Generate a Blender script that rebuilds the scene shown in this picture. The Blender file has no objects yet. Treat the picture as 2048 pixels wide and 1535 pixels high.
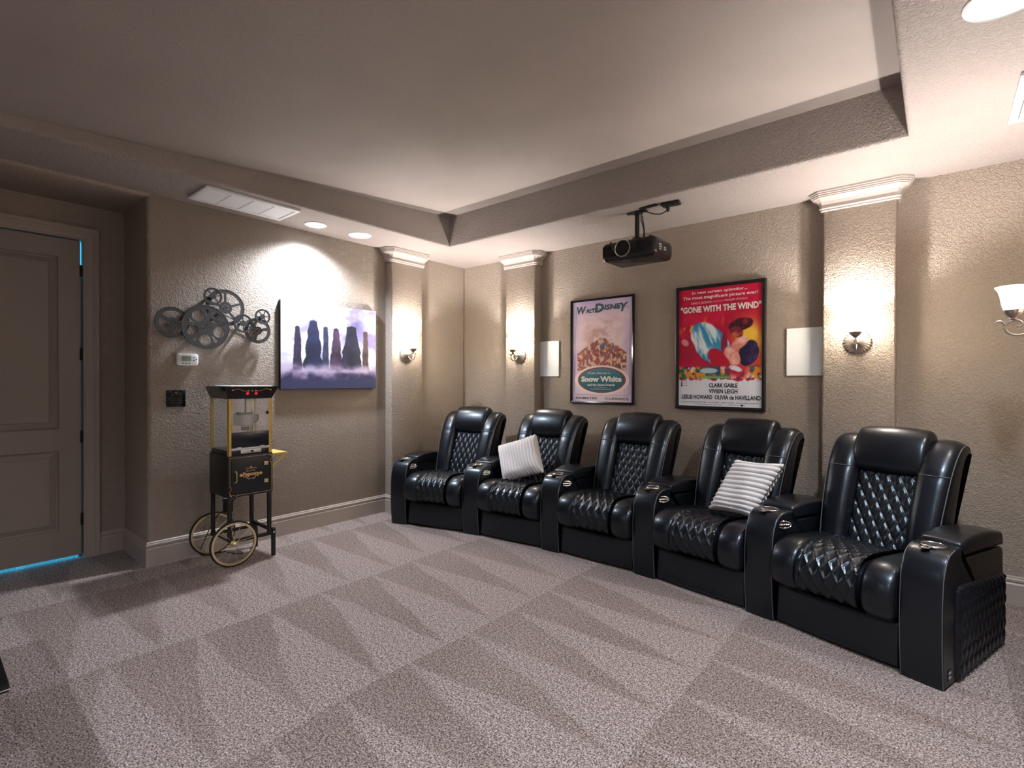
import bpy, bmesh, math, random
import numpy as np
from mathutils import Vector, Matrix
random.seed(7)
S = bpy.context.scene
col = S.collection
PI = math.pi
# ------------------------------------------------------------ camera
F = 1016.6; YAW, PIT, ROL = .6977, -.0076, .0027
fw = Vector((-math.sin(YAW)*math.cos(PIT), math.cos(YAW)*math.cos(PIT), math.sin(PIT)))
r0 = Vector((math.cos(YAW), math.sin(YAW), 0)); u0 = r0.cross(fw)
rt = r0*math.cos(ROL)+u0*math.sin(ROL); up = u0*math.cos(ROL)-r0*math.sin(ROL)
cam = bpy.data.objects.new('camera', bpy.data.cameras.new('camera')); col.objects.link(cam)
M = Matrix((rt, up, -fw)).transposed().to_4x4(); M.translation = (0, 0, 1.379)
cam.matrix_world = M
cam.data.sensor_width = 36; cam.data.lens = F/2048*36; cam.data.clip_start = .02
S.camera = cam
# ------------------------------------------------------------ world, exposure, lights
w = bpy.data.worlds.new('world'); S.world = w; w.use_nodes = True
w.node_tree.nodes['Background'].inputs[0].default_value = (.01, .012, .016, 1)
S.view_settings.view_transform = 'Standard'; S.view_settings.look = 'None'
S.view_settings.exposure = 0.0; S.view_settings.gamma = 1; S.view_settings.use_curve_mapping = False
BULB = 56.0        # W, each sconce bulb
SHADE = 125.0        # emission of the frosted sconce shades
SHADE_C = (1.0, .89, .73)
CAN = 52.0         # W, the recessed light in view
CANS = [(.20, 2.08, 48.), (.20, -.25, 42.), (-2.0, -1.15, 34.)]  # out of view; the last is added to light carpet and leather fronts
CAN_C = (.82, .90, 1.0)

# room
XL, XR, YB, YF, CE = -4.446, .5, 4.398, -1.6, 2.74
TXL, TXR, TY, TY0 = -3.86, -.14, 3.60, -.62
def zc(y): return 3.05-.0735*(3.6-y)
RY0, RY1, RX, RTOP = -.35, 1.14, -5.05, 2.715     # door recess

# ------------------------------------------------------------ materials
def s2l(c): return tuple(((v/255)/12.92 if v/255 <= .04045 else ((v/255+.055)/1.055)**2.4) for v in c)
def mat(name, color=(.5, .5, .5), rough=.5, metal=0, spec=.5, emis=None, estr=0, coat=0, sheen=0, trans=0, alpha=1, ior=1.45):
    m = bpy.data.materials.new(name); m.use_nodes = True
    b = m.node_tree.nodes['Principled BSDF']
    b.inputs['Base Color'].default_value = (*color, 1); b.inputs['Roughness'].default_value = rough
    b.inputs['Metallic'].default_value = metal; b.inputs['Specular IOR Level'].default_value = spec
    b.inputs['Coat Weight'].default_value = coat; b.inputs['Sheen Weight'].default_value = sheen
    b.inputs['Transmission Weight'].default_value = trans; b.inputs['IOR'].default_value = ior
    b.inputs['Alpha'].default_value = alpha
    if emis: b.inputs['Emission Color'].default_value = (*emis, 1); b.inputs['Emission Strength'].default_value = estr
    return m
def N(m, t, **k):
    n = m.node_tree.nodes.new(t)
    for a, v in k.items():
        if a in n.inputs: n.inputs[a].default_value = v
        else: setattr(n, a, v)
    return n
def L(m, a, b): m.node_tree.links.new(a, b)
def B(m): return m.node_tree.nodes['Principled BSDF']
def geo(m): return N(m, 'ShaderNodeNewGeometry').outputs['Position']
def noise(m, vec, scale, detail=2, rough=.5, dist=0):
    n = N(m, 'ShaderNodeTexNoise', Scale=scale, Detail=detail, Roughness=rough, Distortion=dist); L(m, vec, n.inputs['Vector']); return n.outputs['Fac']
def ramp(m, fac, stops):
    r = N(m, 'ShaderNodeValToRGB'); L(m, fac, r.inputs[0]); e = r.color_ramp.elements
    while len(e) < len(stops): e.new(.5)
    for q, (p, c) in zip(e, stops): q.position = p; q.color = (*c, 1) if len(c) == 3 else c
    return r.outputs[0]
def bump(m, h, strength, dist, into=None):
    b = N(m, 'ShaderNodeBump', Strength=strength, Distance=dist); L(m, h, b.inputs['Height'])
    if into is not None: L(m, into, b.inputs['Normal'])
    L(m, b.outputs[0], B(m).inputs['Normal']); return b.outputs[0]
def math2(m, op, a, b=None, c=None):
    n = N(m, 'ShaderNodeMath', operation=op)
    for i, v in enumerate((a, b, c)):
        if v is None: continue
        if isinstance(v, (int, float)): n.inputs[i].default_value = v
        else: L(m, v, n.inputs[i])
    return n.outputs[0]

def plaster(name, c, amt=1.0):
    m = mat(name, c, .62, spec=.35); g = geo(m)
    n1 = noise(m, g, 62, 2, .5, 1.1)
    r1 = ramp(m, n1, [(.42, (0, 0, 0)), (.60, (1, 1, 1))])
    n2 = noise(m, g, 230, 2, .5)
    h = math2(m, 'ADD', r1, math2(m, 'MULTIPLY', n2, .25))
    bump(m, h, .8*amt, .0042)
    v = noise(m, g, 1.6, 3)
    L(m, ramp(m, v, [(.35, tuple(x*.95 for x in c)), (.65, tuple(x*1.04 for x in c))]), B(m).inputs['Base Color'])
    return m
WALLC = (.345, .285, .238)
M_wall = plaster('wall_plaster', WALLC)
M_ceil = plaster('ceiling_plaster', (.345, .298, .275), .8)
M_fascia_shaded = plaster('fascia_plaster_shaded', (.215, .182, .158), 1.0)  # plaster darkened, the dimness of the fascia put into its colour
M_upper = plaster('upper_ceiling_plaster', (.345, .298, .275), .22)
M_trim = mat('trim_paint', (.36, .30, .265), .32)
M_cap = mat('capital_paint', (.41, .355, .325), .36)
M_door = mat('door_paint', (.27, .225, .195), .36)
_g = geo(M_door); _mp = N(M_door, 'ShaderNodeMapping'); _mp.inputs['Scale'].default_value = (60, 60, 3); L(M_door, _g, _mp.inputs[0])
bump(M_door, noise(M_door, _mp.outputs[0], 1, 3), .12, .002)

def carpet():
    m = mat('carpet', (.3, .25, .23), .95, spec=.1, sheen=.06); g = geo(m)
    B(m).inputs['Sheen Roughness'].default_value = .5
    sep = N(m, 'ShaderNodeSeparateXYZ'); L(m, g, sep.inputs[0]); X, Y = sep.outputs[0], sep.outputs[1]
    wob = noise(m, g, 1.3, 2); wob2 = noise(m, g, 4.5, 3)
    xx = math2(m, 'ADD', X, math2(m, 'MULTIPLY', math2(m, 'SUBTRACT', wob, .5), .10))
    t0 = math2(m, 'DIVIDE', math2(m, 'ADD', xx, 1.95+11.0), 1.10)
    t = math2(m, 'FRACT', t0); band = math2(m, 'FLOOR', t0)
    yy = math2(m, 'ADD', math2(m, 'ADD', Y, math2(m, 'MULTIPLY', band, .137)), math2(m, 'MULTIPLY', math2(m, 'SUBTRACT', wob, .5), .16))
    yy = math2(m, 'ADD', yy, math2(m, 'MULTIPLY', t, .10))
    fr = math2(m, 'FRACT', math2(m, 'DIVIDE', yy, .37))
    tri = math2(m, 'ABSOLUTE', math2(m, 'SUBTRACT', math2(m, 'MULTIPLY', fr, 2.), 1.))      # 0 centre .. 1 edge
    lim = math2(m, 'MULTIPLY', math2(m, 'SUBTRACT', 1.0, t), .98)
    d = math2(m, 'SUBTRACT', lim, tri)
    d = math2(m, 'ADD', d, math2(m, 'MULTIPLY', math2(m, 'SUBTRACT', wob2, .5), .16))
    dark = N(m, 'ShaderNodeMapRange'); L(m, d, dark.inputs['Value']); dark.inputs['From Min'].default_value = -.05; dark.inputs['From Max'].default_value = .07
    patch = noise(m, g, 1.1, 2)
    amt = math2(m, 'MULTIPLY', dark.outputs[0], ramp(m, patch, [(.30, (.45,)*3), (.62, (1,)*3)]))
    pile = noise(m, g, 150, 2, .6); pile2 = noise(m, g, 60, 2, .6)
    pc = math2(m, 'ADD', math2(m, 'MULTIPLY', pile, .75), math2(m, 'MULTIPLY', pile2, .25))
    base = ramp(m, pc, [(.38, (.05, .036, .030)), (.50, (.262, .203, .182)), (.61, (.56, .462, .43))])
    mixd = N(m, 'ShaderNodeMix', data_type='RGBA', blend_type='MULTIPLY'); L(m, amt, mixd.inputs['Factor'])
    L(m, base, mixd.inputs[6]); mixd.inputs[7].default_value = (.74, .71, .685, 1)
    L(m, mixd.outputs[2], B(m).inputs['Base Color'])
    bump(m, pc, .9, .012)
    return m
M_carpet = carpet()

def leather(name, c=(.003, .0035, .006), wr=.3):
    m = mat(name, c, .30, spec=.62, coat=.14); B(m).inputs['Coat Roughness'].default_value = .16; B(m).inputs['Specular Tint'].default_value = (.74, .86, 1, 1); g = geo(m)
    v = N(m, 'ShaderNodeTexVoronoi', Scale=420.); L(m, g, v.inputs['Vector'])
    b1 = bump(m, v.outputs['Distance'], .10, .0006)
    big = noise(m, g, 9, 4, .6, 1.2)
    mp = N(m, 'ShaderNodeMapping'); mp.inputs['Scale'].default_value = (7, 7, 55); L(m, g, mp.inputs[0])
    cr = ramp(m, noise(m, mp.outputs[0], 1, 2, .5, .8), [(.50, (0,)*3), (.62, (1,)*3)])
    big = math2(m, 'ADD', big, math2(m, 'MULTIPLY', cr, .35*wr))
    bump(m, big, wr, .006, b1)
    L(m, ramp(m, noise(m, g, 6, 3), [(.3, (.29,)*3), (.7, (.36,)*3)]), B(m).inputs['Roughness'])
    return m
M_lea = leather('black_leather', (.003, .0035, .006), .17); M_lea_smooth = leather('black_leather_smooth', wr=.07)
M_lea_side = leather('black_leather_base', (.0035, .004, .006), .1)
M_stitch = mat('stitch_thread', (.10, .10, .105), .6)
M_chrome = mat('chrome', (.85, .83, .80), .12, 1)
M_black = mat('black_plastic', (.010, .010, .011), .35)
M_blackm = mat('black_matte', (.012, .012, .013), .7)
M_glossb = mat('black_gloss', (.006, .006, .007), .12)
M_white = mat('white_plastic', (.80, .81, .82), .4)
M_grille = mat('white_grille', (.86, .90, .92), .45)
M_gold = mat('gold_paint', (.74, .50, .13), .38, .2)
M_brass = mat('brass', (.78, .64, .36), .28, .8)
M_goldp = mat('gold_print', (.80, .50, .22), .5)
M_steel = mat('steel', (.72, .72, .74), .42, .85)
M_reel = mat('dark_grey_metal', (.058, .058, .064), .40, .5)
M_bronze = mat('bronze_pewter', (.30, .25, .22), .40, .7)
M_red = mat('red_switch', (.75, .01, .02), .3, emis=(1, .02, .02), estr=.6)
M_glass = mat('clear_glass', (.95, .97, .97), .03, trans=0, alpha=.13, spec=.8)
M_lcd = mat('lcd_green', (.22, .30, .20), .4)
M_shade = mat('frosted_glass', (.9, .88, .85), .5, emis=SHADE_C, estr=SHADE)
M_bulb = mat('bulb', (1, 1, 1), .5, emis=(1, .97, .93), estr=60)
M_lamp = mat('lamp_diffuser', (1, 1, 1), .5, emis=CAN_C, estr=18)
M_blue = mat('blue_hall_light', (.0, .1, .15), .9, emis=(.05, .55, 1.0), estr=6.0)
def plush():
    m = mat('plush', (.74, .70, .70), .9, spec=.1, sheen=.6); g = N(m, 'ShaderNodeTexCoord').outputs['Object']
    bump(m, noise(m, g, 260, 3, .7), .55, .004); return m
M_plush = plush()

# ------------------------------------------------------------ object helpers
def tag(o, label=None, cat=None, group=None, kind=None):
    if label: o['label'] = label
    if cat: o['category'] = cat
    if group: o['group'] = group
    if kind: o['kind'] = kind
    return o
def thing(name, loc=(0, 0, 0), rz=0, label=None, cat=None, group=None, M=None):
    o = bpy.data.objects.new(name, None); col.objects.link(o); o.empty_display_size = .05
    if M is not None: o.matrix_world = M
    else: o.location = loc; o.rotation_euler = (0, 0, rz)
    return tag(o, label, cat, group)
def obj(name, me, mats, parent=None, M=None, smooth=None, kind=None):
    if isinstance(me, bmesh.types.BMesh):
        bm = me; me = bpy.data.meshes.new(name); bm.to_mesh(me); bm.free()
    if mats is not None:
        me.materials.clear()
        for x in (mats if isinstance(mats, (list, tuple)) else [mats]): me.materials.append(x)
    if smooth is not None:
        try: me.shade_smooth()
        except Exception:
            for p in me.polygons: p.use_smooth = True
        if smooth < 180:
            try: me.set_sharp_from_angle(angle=math.radians(smooth))
            except Exception: pass
    o = bpy.data.objects.new(name, me); col.objects.link(o)
    if parent: o.parent = parent
    if M is not None: o.matrix_local = M
    if kind: o['kind'] = kind
    return o
T = Matrix.Translation
def Rz(a): return Matrix.Rotation(a, 4, 'Z')
def Rx(a): return Matrix.Rotation(a, 4, 'X')
def Ry(a): return Matrix.Rotation(a, 4, 'Y')
def box(bm, a, b, bev=0, seg=2, mi=0):
    vs = [bm.verts.new((x, y, z)) for x in (a[0], b[0]) for y in (a[1], b[1]) for z in (a[2], b[2])]
    fs = [(0, 1, 3, 2), (4, 6, 7, 5), (0, 4, 5, 1), (2, 3, 7, 6), (0, 2, 6, 4), (1, 5, 7, 3)]
    F_ = [bm.faces.new([vs[i] for i in f]) for f in fs]
    bmesh.ops.recalc_face_normals(bm, faces=F_)
    if bev:
        es = list({e for f in F_ for e in f.edges})
        r = bmesh.ops.bevel(bm, geom=es, offset=bev, segments=seg, affect='EDGES', profile=.5)
        F_ = list({f for f in r['faces']} | {f for f in F_ if f.is_valid})
    for f in F_:
        if f.is_valid: f.material_index = mi
    return F_
def bx(name, a, b, m, parent=None, bev=0, seg=2, M=None, kind=None):
    bm = bmesh.new(); box(bm, a, b, bev, seg); return obj(name, bm, m, parent, M, 40 if bev else None, kind)
def tube(bm, pts, r, seg=8, closed=False, mi=0, caps=True):
    pts = [Vector(p) for p in pts]; n = len(pts); rings = []
    rr = r if isinstance(r, (list, tuple)) else [r]*n
    pn = None
    for i, p in enumerate(pts):
        d = (pts[(i+1) % n]-pts[i-1]) if closed else (pts[min(i+1, n-1)]-pts[max(i-1, 0)])
        d.normalize()
        if pn is None:
            a = Vector((0, 0, 1)) if abs(d.z) < .9 else Vector((1, 0, 0)); pn = d.cross(a).normalized()
        else: pn = (pn-d*pn.dot(d)).normalized()
        q = d.cross(pn)
        rings.append([bm.verts.new(p+(pn*math.cos(2*PI*k/seg)+q*math.sin(2*PI*k/seg))*rr[i]) for k in range(seg)])
    for i in range(n if closed else n-1):
        A, Bq = rings[i], rings[(i+1) % n]
        for k in range(seg):
            f = bm.faces.new((A[k], A[(k+1) % seg], Bq[(k+1) % seg], Bq[k])); f.material_index = mi
    if not closed and caps:
        for R_, rev in ((rings[0], True), (rings[-1], False)):
            f = bm.faces.new(R_[::-1] if rev else R_); f.material_index = mi
def lathe(bm, prof, seg=24, M=Matrix(), mi=0, mod=None, closed=False):
    rings = []
    for (r, z) in prof:
        ring = []
        for k in range(seg):
            a = 2*PI*k/seg; rr = r*(mod(a, z) if mod else 1)
            ring.append(bm.verts.new(M @ Vector((rr*math.cos(a), rr*math.sin(a), z))))
        rings.append(ring)
    for i in range(len(rings)-1+(1 if closed else 0)):
        A, Bq = rings[i], rings[(i+1) % len(rings)]
        for k in range(seg):
            f = bm.faces.new((A[k], A[(k+1) % seg], Bq[(k+1) % seg], Bq[k])); f.material_index = mi
    if not closed:
        f = bm.faces.new(rings[0][::-1]); f.material_index = mi
        f = bm.faces.new(rings[-1]); f.material_index = mi
def fixn(bm): bmesh.ops.recalc_face_normals(bm, faces=bm.faces)
def catmull(pts, n=6, closed=True):
    out = []; m = len(pts)
    for i in range(m if closed else m-1):
        g = lambda k: np.array(pts[k % m] if closed else pts[min(max(k, 0), m-1)], float)
        p0, p1, p2, p3 = g(i-1), g(i), g(i+1), g(i+2)
        for j in range(n):
            t = j/n
            out.append(tuple(.5*((2*p1)+(-p0+p2)*t+(2*p0-5*p1+4*p2-p3)*t*t+(-p0+3*p1-3*p2+p3)*t**3)))
    if not closed: out.append(tuple(map(float, pts[-1])))
    return out
def rpoly(pts, rad, seg=5):
    out = []; n = len(pts)
    for i, p in enumerate(pts):
        r = rad[i] if isinstance(rad, (list, tuple)) else rad
        p = np.array(p, float); a = np.array(pts[i-1], float)-p; b = np.array(pts[(i+1) % n], float)-p
        la, lb = np.linalg.norm(a), np.linalg.norm(b); a /= la; b /= lb
        if r <= 0: out.append(tuple(p)); continue
        r_ = min(r, la*.49, lb*.49); A = p+a*r_; C_ = p+b*r_
        for k in range(seg+1):
            t = k/seg; out.append(tuple((1-t)**2*A+2*t*(1-t)*p+t*t*C_))
    return out
def offset_poly(P, d):
    P = np.array(P, float); n = len(P)
    e = np.roll(P, -1, 0)-P; ln = np.maximum(np.linalg.norm(e, axis=1), 1e-9)[:, None]; e = e/ln
    area = .5*np.sum(P[:, 0]*np.roll(P[:, 1], -1)-np.roll(P[:, 0], -1)*P[:, 1])
    nn = np.stack([e[:, 1], -e[:, 0]], 1)*(1 if area > 0 else -1)      # outward
    vn = nn+np.roll(nn, 1, 0); vn /= np.maximum(np.linalg.norm(vn, axis=1), .35)[:, None]
    return P-vn*d          # d>0 shrinks
def extr(bm, prof, x0, x1, rnd=.02, crown=0, n=8, mi=0, xf=None):
    """side profile (y,z) extruded along x with rounded ends and a crowned middle"""
    st = []
    k = 5
    for i in range(k+1):
        a = PI/2*i/k; st.append((x0+rnd*(1-math.sin(a)) if False else x0+rnd*(1-math.cos(a)), rnd*(1-math.sin(a))))
    for i in range(1, n): st.append((x0+rnd+(x1-x0-2*rnd)*i/n, 0))
    for i in range(k+1):
        a = PI/2*(1-i/k); st.append((x1-rnd*(1-math.cos(a)), rnd*(1-math.sin(a))))
    rings = []
    for x, ins in st:
        t = (x-x0)/(x1-x0); c = crown*4*t*(1-t)
        Q = offset_poly(prof, ins-c)
        ring = []
        for y, z in Q:
            v = Vector((x, y, z)); v = xf(v) if xf else v
            ring.append(bm.verts.new(v))
        rings.append(ring)
    m = len(prof); fs = []
    for A, Bq in zip(rings, rings[1:]):
        for j in range(m): fs.append(bm.faces.new((A[j], A[(j+1) % m], Bq[(j+1) % m], Bq[j])))
    fs.append(bm.faces.new(rings[0][::-1])); fs.append(bm.faces.new(rings[-1]))
    for f in fs: f.material_index = mi
    bmesh.ops.recalc_face_normals(bm, faces=fs)
def curve_plate(name, splines, th, m, parent=None, M=None, res=1):
    """flat plate with holes: first spline outer, others holes, lying in local xy, thickness th"""
    cu = bpy.data.curves.new(name, 'CURVE'); cu.dimensions = '2D'; cu.fill_mode = 'BOTH'; cu.extrude = th/2; cu.resolution_u = res
    for sp in splines:
        s = cu.splines.new('POLY'); s.points.add(len(sp)-1); s.use_cyclic_u = True
        for q, p in zip(s.points, sp): q.co = (p[0], p[1], 0, 1)
    me = curve_mesh(cu, name); return obj(name, me, m, parent, M)
def curve_mesh(cu, name):
    o = bpy.data.objects.new('tmp', cu); col.objects.link(o)
    dg = bpy.context.evaluated_depsgraph_get(); dg.update()
    me = bpy.data.meshes.new_from_object(o.evaluated_get(dg)); me.name = name
    bpy.data.objects.remove(o); return me
def circ(cx_, cy_, r, n=48, r2=None, a0=0): return [(cx_+r*math.cos(2*PI*k/n+a0), cy_+(r2 or r)*math.sin(2*PI*k/n+a0)) for k in range(n)]
def text_into(bm, s, cx_, cy_, w_, h_, mi=0, bold=.0, z=0, shear=0, rot=0, spacing=1):
    """lettering fitted into a box w_ x h_ centred at cx_,cy_ in local xy"""
    cu = bpy.data.curves.new('txt', 'FONT'); cu.body = s; cu.size = 1; cu.offset = bold; cu.resolution_u = 2; cu.shear = shear; cu.space_character = spacing
    me = curve_mesh(cu, 'txt'); V = np.array([v.co[:] for v in me.vertices])
    if len(V) == 0: return
    mn, mx = V.min(0), V.max(0); sc = (w_/(mx[0]-mn[0]), h_/(mx[1]-mn[1])) if w_ else (h_/(mx[1]-mn[1]),)*2
    c, s_ = math.cos(rot), math.sin(rot)
    vs = []
    for v in V:
        x = (v[0]-(mn[0]+mx[0])/2)*sc[0]; y = (v[1]-(mn[1]+mx[1])/2)*sc[1]
        vs.append(bm.verts.new((cx_+x*c-y*s_, cy_+x*s_+y*c, z)))
    for p in me.polygons:
        try:
            f = bm.faces.new([vs[i] for i in p.vertices]); f.material_index = mi
        except ValueError: pass
    bpy.data.meshes.remove(me); bpy.data.curves.remove(cu)
def flatpoly(bm, pts, z, mi=0):
    f = bm.faces.new([bm.verts.new((x, y, z)) for x, y in pts]); f.material_index = mi
    if f.normal.z < 0: f.normal_flip()
def ribbon(bm, pts, w_, z, mi=0, closed=False):
    n = len(pts); P = [Vector((p[0], p[1])) for p in pts]; a = []; b = []
    for i in range(n):
        d = (P[(i+1) % n]-P[i-1]) if closed else (P[min(i+1, n-1)]-P[max(i-1, 0)])
        d.normalize(); nn = Vector((-d.y, d.x))*w_/2
        a.append(bm.verts.new((*(P[i]+nn), z))); b.append(bm.verts.new((*(P[i]-nn), z)))
    for i in range(n if closed else n-1):
        j = (i+1) % n; f = bm.faces.new((a[i], b[i], b[j], a[j])); f.material_index = mi
# placing frames: local x = right along wall as seen from the room, y = up, z = out of the wall
def onleft(y, z, d=0): return Matrix(((0, 0, 1, XL+d), (1, 0, 0, y), (0, 1, 0, z), (0, 0, 0, 1)))
def onback(x, z, d=0): return Matrix(((1, 0, 0, x), (0, 0, -1, YB-d), (0, 1, 0, z), (0, 0, 0, 1)))

# ------------------------------------------------------------ ROOM SHELL
def struct(name, me, m, parent=None, smooth=None, M=None):
    return obj(name, me, m, parent, M, smooth, 'structure' if parent is None else None)
def quad(bm, *p, mi=0): f = bm.faces.new([bm.verts.new(q) for q in p]); f.material_index = mi; return f
WT = .12
bm = bmesh.new(); box(bm, (XL-1.0, YF-WT, -.1), (XR+WT, YB+WT, 0)); struct('floor', bm, M_carpet)
bm = bmesh.new(); box(bm, (XL-WT, YB, 0), (XR+WT, YB+WT, 3.3)); struct('wall_back', bm, M_wall)
bm = bmesh.new(); box(bm, (XR, YF-WT, 0), (XR+WT, YB, 3.3)); struct('wall_right', bm, M_wall)
bm = bmesh.new(); box(bm, (XL-1, YF-WT, 0), (XR, YF, 3.3)); struct('wall_front', bm, M_wall)
# left wall with the door recess
bm = bmesh.new()
box(bm, (XL-.72, RY1, 0), (XL, YB, 2.9), bev=.025, seg=4)
box(bm, (XL-.72, YF, 0), (XL, RY0, 2.9), bev=.025, seg=4)
box(bm, (XL-.72, RY0-.03, RTOP), (XL, RY1+.03, 2.9), bev=.02, seg=3)
struct('wall_left', bm, M_wall, smooth=40)
# recess back wall around the door opening (door on y -.045 .. .872)
DY0, DY1, DZ = -.045, .872, 2.44
bm = bmesh.new()
box(bm, (RX-.1, DY1+.03, 0), (RX, RY1+.02, 2.8)); box(bm, (RX-.1, RY0-.02, 0), (RX, DY0-.03, 2.8)); box(bm, (RX-.1, DY0-.03, DZ+.03), (RX, DY1+.03, 2.8))
struct('wall_recess', bm, M_wall)
# soffit ring + fascia (soft lower edge) + sloped upper ceiling
def ring_slab(bm):
    r = .022; n = 5
    def rect(off, z, zs=None):
        P = [(TXL-off, TY0-off), (TXR+off, TY0-off), (TXR+off, TY+off), (TXL-off, TY+off)]
        return [bm.verts.new((x, y, z)) for x, y in P]
    outer = [bm.verts.new(p) for p in ((XL-.1, YF-.05, CE), (XR+.05, YF-.05, CE), (XR+.05, YB+.05, CE), (XL-.1, YB+.05, CE))]
    rings = [outer]
    for i in range(n+1):
        a = PI/2*i/n
        off = r*(1-math.sin(a)); z = CE+r*(1-math.cos(a))
        P = [(TXL-off, TY0-off), (TXR+off, TY0-off), (TXR+off, TY+off), (TXL-off, TY+off)]
        rings.append([bm.verts.new((x, y, z)) for x, y in P])
    P = [(TXL, TY0), (TXR, TY0), (TXR, TY), (TXL, TY)]
    rings.append([bm.verts.new((x, y, 3.12)) for x, y in P])
    for A, Bq in zip(rings, rings[1:]):
        for k in range(4):
            f = bm.faces.new((A[k], Bq[k], Bq[(k+1) % 4], A[(k+1) % 4]))
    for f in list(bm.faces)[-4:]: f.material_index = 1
bm = bmesh.new(); ring_slab(bm); o = struct('ceiling', bm, [M_ceil, M_fascia_shaded], smooth=50)
bm = bmesh.new()
y0, y1 = TY0-.02, TY+.02
V8 = [(TXL-.05, y0, zc(y0)), (TXR+.05, y0, zc(y0)), (TXR+.05, y1, zc(y1)), (TXL-.05, y1, zc(y1))]
quad(bm, *V8[::-1]); quad(bm, *[(x, y, z+.05) for x, y, z in V8])
struct('ceiling_upper', bm, M_upper)
bm = bmesh.new(); box(bm, (XL-.8, YF-WT, 3.3), (XR+WT, YB+WT, 3.4)); struct('ceiling_deck', bm, M_wall)

# pilasters with capitals
CAPP = [(.010, 0), (.018, .004), (.018, .014), (.026, .020), (.026, .026), (.022, .030), (.024, .045), (.034, .066), (.052, .084), (.066, .092), (.066, .098), (.074, .100), (.074, .110), (.082, .112), (.082, .122), (.090, .124), (.090, .136)]
def pilaster(name, wid, dep, M_):
    """local: x along wall, y out from the wall, z up"""
    bm = bmesh.new()
    box(bm, (-wid/2, -.01, 0), (wid/2, dep, CE), bev=.012, seg=3)
    o = struct(name, bm, M_wall, smooth=40, M=M_)
    bm = bmesh.new(); rings = []
    for off, z in CAPP:
        z += 2.604; X = wid/2+off; Y = dep+off*.97; c = off*.72
        P = [(-X, -.005), (-X, Y-c), (-X+c, Y), (X-c, Y), (X, Y-c), (X, -.005)]
        rings.append([bm.verts.new((x, y, z)) for x, y in P])
    for A, Bq in zip(rings, rings[1:]):
        for k in range(6): bm.faces.new((A[k], A[(k+1) % 6], Bq[(k+1) % 6], Bq[k]))
    bm.faces.new(rings[0]); bm.faces.new(rings[-1][::-1]); fixn(bm)
    obj('capital', bm, M_cap, o)
    bm = bmesh.new()
    base_profile(bm, [(-wid/2, -.005), (-wid/2, dep), (wid/2, dep), (wid/2, -.005)], False)
    obj('base_moulding', bm, M_trim, o, smooth=30)
    return o
BP = [(.0, 0), (.018, 0), (.018, .128), (.012, .136), (.012, .142), (.017, .146), (.017, .158), (.010, .166), (.010, .172), (.004, .178), (.0, .178)]
def base_profile(bm, path, closed=False, side=1):
    """skirting along a plan polyline; profile offset to the left-hand side of travel * side"""
    P = [Vector(p) for p in path]; n = len(P); rings = []
    for i in range(n):
        ns = []
        if i > 0: d = (P[i]-P[i-1]).normalized(); ns.append(Vector((-d.y, d.x)))
        if i < n-1: d = (P[i+1]-P[i]).normalized(); ns.append(Vector((-d.y, d.x)))
        if len(ns) == 2:
            v = (ns[0]+ns[1]).normalized(); v = v/ max(.3, v.dot(ns[0]))
        else: v = ns[0]
        rings.append([bm.verts.new((P[i].x+v.x*o_*side, P[i].y+v.y*o_*side, z)) for o_, z in BP])
    for A, Bq in zip(rings, rings[1:]):
        for k in range(len(BP)-1): bm.faces.new((A[k], A[k+1], Bq[k+1], Bq[k]))
    bm.faces.new(rings[0]); bm.faces.new(rings[-1][::-1]); fixn(bm)
def base(name, path, side=1):
    bm = bmesh.new(); base_profile(bm, path, side=side); struct(name, bm, M_trim, smooth=30)
PD = .105; PW = .410
def Mw(xaxis, yaxis, loc): return Matrix((Vector(xaxis), Vector(yaxis), Vector((0, 0, 1)))).transposed().to_4x4()
def place(xa, ya, loc): m_ = Mw(xa, ya, loc); m_.translation = loc; return m_
pilaster('trim_1', PW, PD, place((0, -1, 0), (1, 0, 0), (XL, 3.441, 0)))
pilaster('trim_2', PW, PD+.003, place((-1, 0, 0), (0, -1, 0), (-3.488, YB, 0)))
pilaster('trim_3', .426, PD+.003, place((-1, 0, 0), (0, -1, 0), (-.435, YB, 0)))
pilaster('trim_4', PW, PD, place((0, 1, 0), (-1, 0, 0), (XR, 3.441, 0)))
base('baseboard_left', [(RX+.0, RY1), (XL, RY1), (XL, 3.236)][::-1], 1)
base('baseboard_corner', [(XL, 3.646), (XL, YB), (-3.693, YB)][::-1], 1)
base('baseboard_back', [(-3.283, YB), (-.648, YB)][::-1], 1)
base('baseboard_right', [(-.222, YB), (XR, YB), (XR, 3.646)][::-1], 1)
base('baseboard_side', [(XR, 3.236), (XR, YF), (XL, YF), (XL, RY0), (RX, RY0)][::-1], 1)
base('baseboard_recess', [(RX, .968), (RX, RY1)][::-1], 1)

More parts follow.
